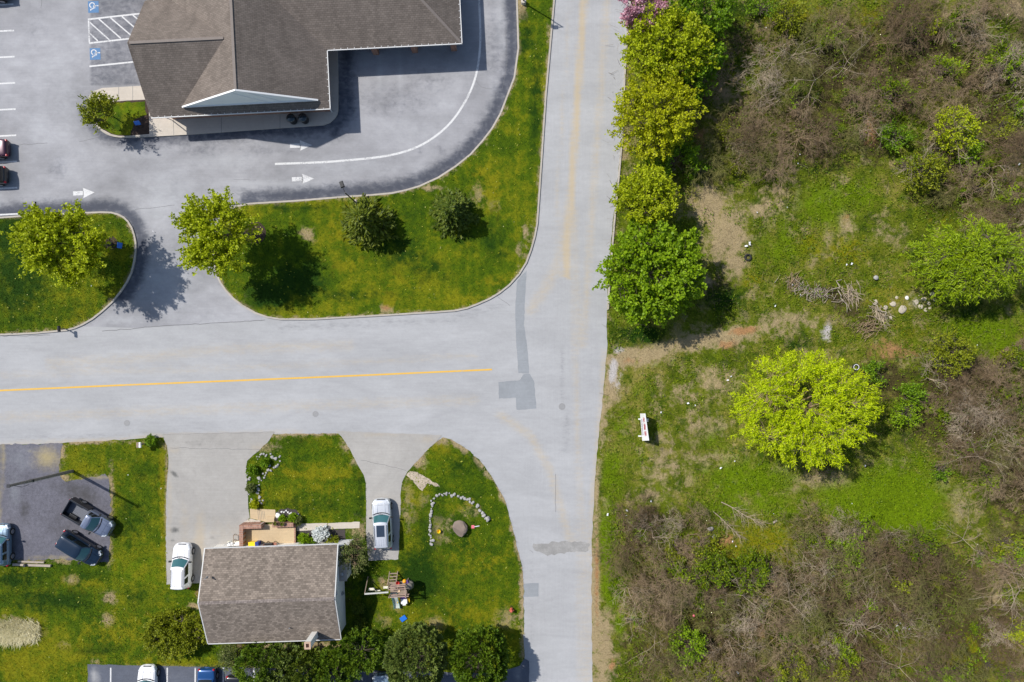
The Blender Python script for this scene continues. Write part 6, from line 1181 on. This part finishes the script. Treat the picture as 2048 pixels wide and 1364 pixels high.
# green shrubs scattered through the brush
GS = ((1786, 272, 1.5, 'leaf_green', 'deep green shrub in the dark gap of the upper thicket'), (1905, 262, 2.4, 'leaf_yg', 'yellow green shrub with a grey bush in front, upper right'), (1925, 300, 1.7, 'leaf_mid', 'mid green shrub just below the yellow green one, upper right'), (1848, 345, 2.1, 'leaf_olive', 'olive green shrub under bare branches, left of the upper right shrubs'), (1810, 330, 1.1, 'leaf_mid', 'small bright shrub beside the olive shrub at the upper right'), (2030, 130, 1.6, 'leaf_mid', 'green shrub at the right frame edge in the upper thicket'), (1780, 28, 1.1, 'leaf_mid', 'small green shrub at the top of the thicket'), (1880, 60, 1.2, 'leaf_yg', 'small yellow green shrub in the top right thicket'), (1575, 35, 1.8, 'leaf_olive', 'olive shrub at the top frame edge right of the green tree'), (1520, 20, 1.4, 'leaf_green', 'dark green shrub at the top edge beside the green tree'), (1605, 50, 1.0, 'leaf_green', 'little dark green shrub near the top edge'), (1905, 705, 2.4, 'leaf_olive', 'broad olive shrub right of the brush heaps'), (1748, 745, 1.3, 'leaf_green', 'green shrub by the white walled tyre'), (1815, 790, 1.5, 'leaf_green', 'bright green shrub between the lime tree and the grey tangle'), (1812, 822, 1.5, 'leaf_mid', 'bright green shrub just below the other beside the lime tree'), (1880, 935, 1.2, 'leaf_green', 'small green shrub at the right of the vivid grass'), (1925, 810, 1.1, 'leaf_green', 'green shrub buried in the grey tangle on the right'), (1685, 1105, 1.8, 'leaf_mid', 'green shrub in the brush below the vivid grass'), (1705, 1175, 1.0, 'leaf_mid', 'small vivid shrub among the brown brush'), (1420, 1135, 2.3, 'leaf_weed', 'olive green shrub in the left part of the lower brush'), (1505, 1135, 2.2, 'leaf_weed', 'olive green shrub right of the other in the lower brush'), (1375, 1290, 1.9, 'leaf_mid', 'bright green shrub near the bottom edge on the road side'), (1356, 1292, 1.0, 'leaf_green', 'dark green shrub beside the bright one near the bottom edge'), (1420, 1350, 1.7, 'leaf_olive', 'olive shrub on the bottom edge in the brush'), (1288, 1050, 1.1, 'leaf_mid', 'small green shrub in the bare twigs near the road'), (1345, 1125, 1.1, 'leaf_green', 'dark little shrub between the bare twigs and the olive shrubs'), (1255, 1240, 1.0, 'leaf_green', 'low dark shrub at the roadside grass edge'), (1580, 1330, 1.7, 'leaf_olive', 'olive shrub at the bottom edge in the middle of the brush'), (1865, 1345, 1.5, 'leaf_mid', 'green shrub at the bottom edge on the right'), (1690, 1340, 1.6, 'leaf_olive', 'olive shrub at the bottom edge right of the middle'), (1975, 1330, 1.2, 'leaf_mid', 'small green shrub in the bottom right corner'), (2030, 1255, 1.5, 'leaf_yg', 'yellow green shrub at the right edge, lower corner'), (2020, 1115, 1.4, 'leaf_mid', 'green shrub at the right edge beyond the vivid grass'), (1960, 1105, 1.0, 'leaf_green', 'dark shrub at the right, above the corner thicket'), (1800, 1160, 1.1, 'leaf_yg', 'yellowish shrub in the middle of the right lower brush'), (1580, 1290, 1.1, 'leaf_green', 'dark shrub inside the brown brush near the bottom'), (1465, 135, 1.2, 'leaf_olive', 'small olive shrub next to the roadside trees'), (1390, 385, 1.1, 'leaf_green', 'dark shrub at the edge of the straw coloured patch'), (1400, 345, 1.3, 'leaf_green', 'green shrub behind the roadside trees above the straw patch'))
for i, (x, y, r, mm, lab) in enumerate(GS):
    broad_tree('green_shrub', lab, 'shrub', (x, y), r * .75, r, r * .92, r * .75, mm, shoots=int(50 + 55 * r), per=16, leaf=(.22, .075), slen=.85, spread=.16, seed=200 + i, voids=7, vr=.45, trunk_r=.04, stems=2, z0=.05, group='green shrubs in the overgrown lot', lumps=.30)
# ---------------------------------------------------------------- grass, stubble and twigs on the ground
def blades(name, poly, n, length, width, mat, z, flds, excl=(), seed=1, lean=.9, hmod=None, wild=False, edge=None):
    rg = np.random.default_rng(seed); xs = np.array([p[0] for p in poly]); ys = np.array([p[1] for p in poly]); x0, x1 = max(xs.min(), -60), min(xs.max(), 2110); y0, y1 = max(ys.min(), -60), min(ys.max(), 1424)
    X = rg.uniform(x0, x1, n); Y = rg.uniform(y0, y1, n); k = inside(poly, X, Y)
    for e in excl: k &= ~inside(e, X, Y)
    X, Y = X[k], Y[k]; m = len(X); B = np.stack([(X - 1024) * MPP, (682 - Y) * MPP, np.full(m, z)], 1)
    if wild: B[:, 2] += wild_z(B[:, 0], B[:, 1])
    a = rg.uniform(0, 6.3, m); l = length * rg.uniform(.5, 1.4, m) * (hmod(X, Y) if hmod else 1); ln = rg.uniform(.3, 1.0, m) * lean; D = np.stack([np.cos(a) * ln, np.sin(a) * ln, np.ones(m) * .55], 1); D = unit(D) * l[:, None]; T = np.stack([-np.sin(a), np.cos(a), np.zeros(m)], 1) * (width * rg.uniform(.6, 1.4, m))[:, None]
    V = np.stack([B - T, B + T, B + D], 1).reshape(-1, 3); at = {q: np.repeat(blobs(b, X, Y), 3) for q, b in flds.items()}; at['rnd'] = np.repeat(rg.random(m), 3)
    o = link(name, np_mesh(name, V, np.arange(m * 3).reshape(m, 3), at), M[mat]); o['kind'] = 'stuff'; return o
blades('lawn_grass', MID_IN, 52000, .11, .028, 'lawnblade', .115, LAWN_F, seed=1); blades('lawn_grass', LEFT_IN, 24000, .10, .028, 'lawnblade', .115, LAWN_F, seed=2)
HOUSE = [(433, 1082), (687, 1074), (694, 1256), (440, 1262)]
blades('lawn_grass', SOUTH, 150000, .11, .028, 'lawnblade', .03, LAWN_F, [GRAVEL, DRIVE1, DRIVE2, LOT2, HOUSE, PT, [(500, 1017), (551, 1019), (552, 1042), (500, 1042)], [(594, 1046), (720, 1043), (720, 1057), (692, 1060), (692, 1092), (594, 1094)], [(552, 1026), (560, 1018), (576, 1016), (592, 1020), (602, 1030), (604, 1043), (552, 1044)]], seed=3)
WILDP = [(1262, -80), (1262, 0), (1253, 160), (1244, 300), (1233, 400), (1225, 480), (1219, 560), (1216, 640), (1218, 700), (1216, 740), (1212, 800), (1204, 860), (1198, 920), (1192, 1000), (1188, 1080), (1187, 1200), (1189, 1364), (1192, 1440), (2120, 1440), (2120, -80)]
def whm(X, Y): return .55 + .8 * np.clip(blobs(WILD_F['vivid'], X, Y) + .5 * blobs(WILD_F['deep'], X, Y) + .4 * blobs(WILD_F['yel'], X, Y) + .3 - .6 * blobs(WILD_F['tan'], X, Y), 0, 1.2)
blades('wild_grass', WILDP, 230000, .22, .026, 'wildblade', 0.0, WILD_F, seed=4, wild=True, hmod=whm, lean=1.0)
rg = np.random.default_rng(9); n = 45000; X = rg.uniform(1215, 2110, n); Y = rg.uniform(-60, 1424, n); k = rg.random(n) < .12 + .75 * np.clip(blobs(WILD_F['brown'], X, Y), 0, 1); k &= (np.sin(X * .045 + 1.7 * np.sin(Y * .03)) * np.cos(Y * .05 + np.sin(X * .021)) > -.25 + .5 * (rg.random(n) - .5)); k &= blobs([(1790, 1000, 110, 70), (1500, 960, 100, 40), (1650, 410, 60, 40)], X, Y) < .5; X, Y = X[k], Y[k]; m = len(X)
A = np.stack([(X - 1024) * MPP, (682 - Y) * MPP, rg.uniform(.05, .75, m) ** 1.3], 1); a = rg.uniform(0, 6.3, m); L_ = rg.uniform(.25, 1.1, m); Bn = A + np.stack([np.cos(a) * L_, np.sin(a) * L_, rg.normal(size=m) * .2], 1); r_ = rg.uniform(.006, .017, m)
V, F = sticks(A, Bn, r_, r_ * .6); o = link('dry_undergrowth', np_mesh('dry_undergrowth', V, F), M['twig_dark']); o['kind'] = 'stuff'
# flat leafy weeds that break up the rough grass
cl = np.stack([rg.uniform(1215, 2100, 330), rg.uniform(-40, 1400, 330), rg.uniform(9, 30, 330)], 1)
def CL(X, Y):
    v = np.zeros(len(X))
    for x, y, r in cl: v = np.maximum(v, np.exp(-((X - x) ** 2 + (Y - y) ** 2) / r ** 2))
    return 1.0 * v
n = 110000; X = rg.uniform(1215, 2110, n); Y = rg.uniform(-60, 1424, n); w = np.clip(.10 + .22 * blobs(WILD_F['vivid'], X, Y) + .35 * blobs(WILD_F['deep'], X, Y) + .4 * blobs(WILD_F['yel'], X, Y) + .12 * blobs(WILD_F['brown'], X, Y) + CL(X, Y) - .7 * blobs(WILD_F['tan'], X, Y), 0, 1); k = (rg.random(n) < w) & inside(WILDP, X, Y); X, Y = X[k], Y[k]; m = len(X)
B = np.stack([(X - 1024) * MPP, (682 - Y) * MPP, np.zeros(m)], 1); B[:, 2] = wild_z(B[:, 0], B[:, 1]) + rg.uniform(.03, .2, m) + .9 * rg.random(m) ** 2 * blobs(WILD_F['brown'], X, Y); a = rg.uniform(0, 6.3, m); D = unit(np.stack([np.cos(a), np.sin(a), rg.uniform(.0, .5, m)], 1))
o = link('broadleaf_weeds', leaf_mesh('broadleaf_weeds', B, D, rg.uniform(.10, .26, m), rg.uniform(.03, .07, m), rg), M['leaf_weed']); o['kind'] = 'stuff'

rg = np.random.default_rng(31); X = rg.uniform(0, 1100, 5200); Y = rg.uniform(-40, 1364, 5200); k = (inside(SOUTH, X, Y) & ~inside(GRAVEL, X, Y) & ~inside(DRIVE1, X, Y) & ~inside(DRIVE2, X, Y) & ~inside(LOT2, X, Y) & ~inside(HOUSE, X, Y) & ~inside(PT, X, Y)) | inside(MID_IN, X, Y) | inside(LEFT_IN, X, Y); k &= rg.random(5200) < .35 + .65 * (np.sin(X * .021) * np.cos(Y * .017 + 1) > 0); X, Y = X[k], Y[k]; m = len(X)
B = np.stack([(X - 1024) * MPP, (682 - Y) * MPP, np.where(inside(SOUTH, X, Y), .07, .16)], 1); a = rg.uniform(0, 6.3, m); D = np.stack([np.cos(a), np.sin(a), np.full(m, .15)], 1); h = m // 3
o = link('dandelion_heads', leaf_mesh('dandelion_heads', B[:h], D[:h], rg.uniform(.06, .11, h), rg.uniform(.03, .05, h), rg), M['yellow_plastic'] if False else leafmat('dandelion_yellow', (.5, .45, .04), (.62, .58, .10), (.7, .7, .4), .1)); o['kind'] = 'stuff'
o = link('lawn_weeds', leaf_mesh('lawn_weeds', B[h:], D[h:], rg.uniform(.12, .30, m - h), rg.uniform(.03, .08, m - h), rg), M['leaf_olive']); o['kind'] = 'stuff'
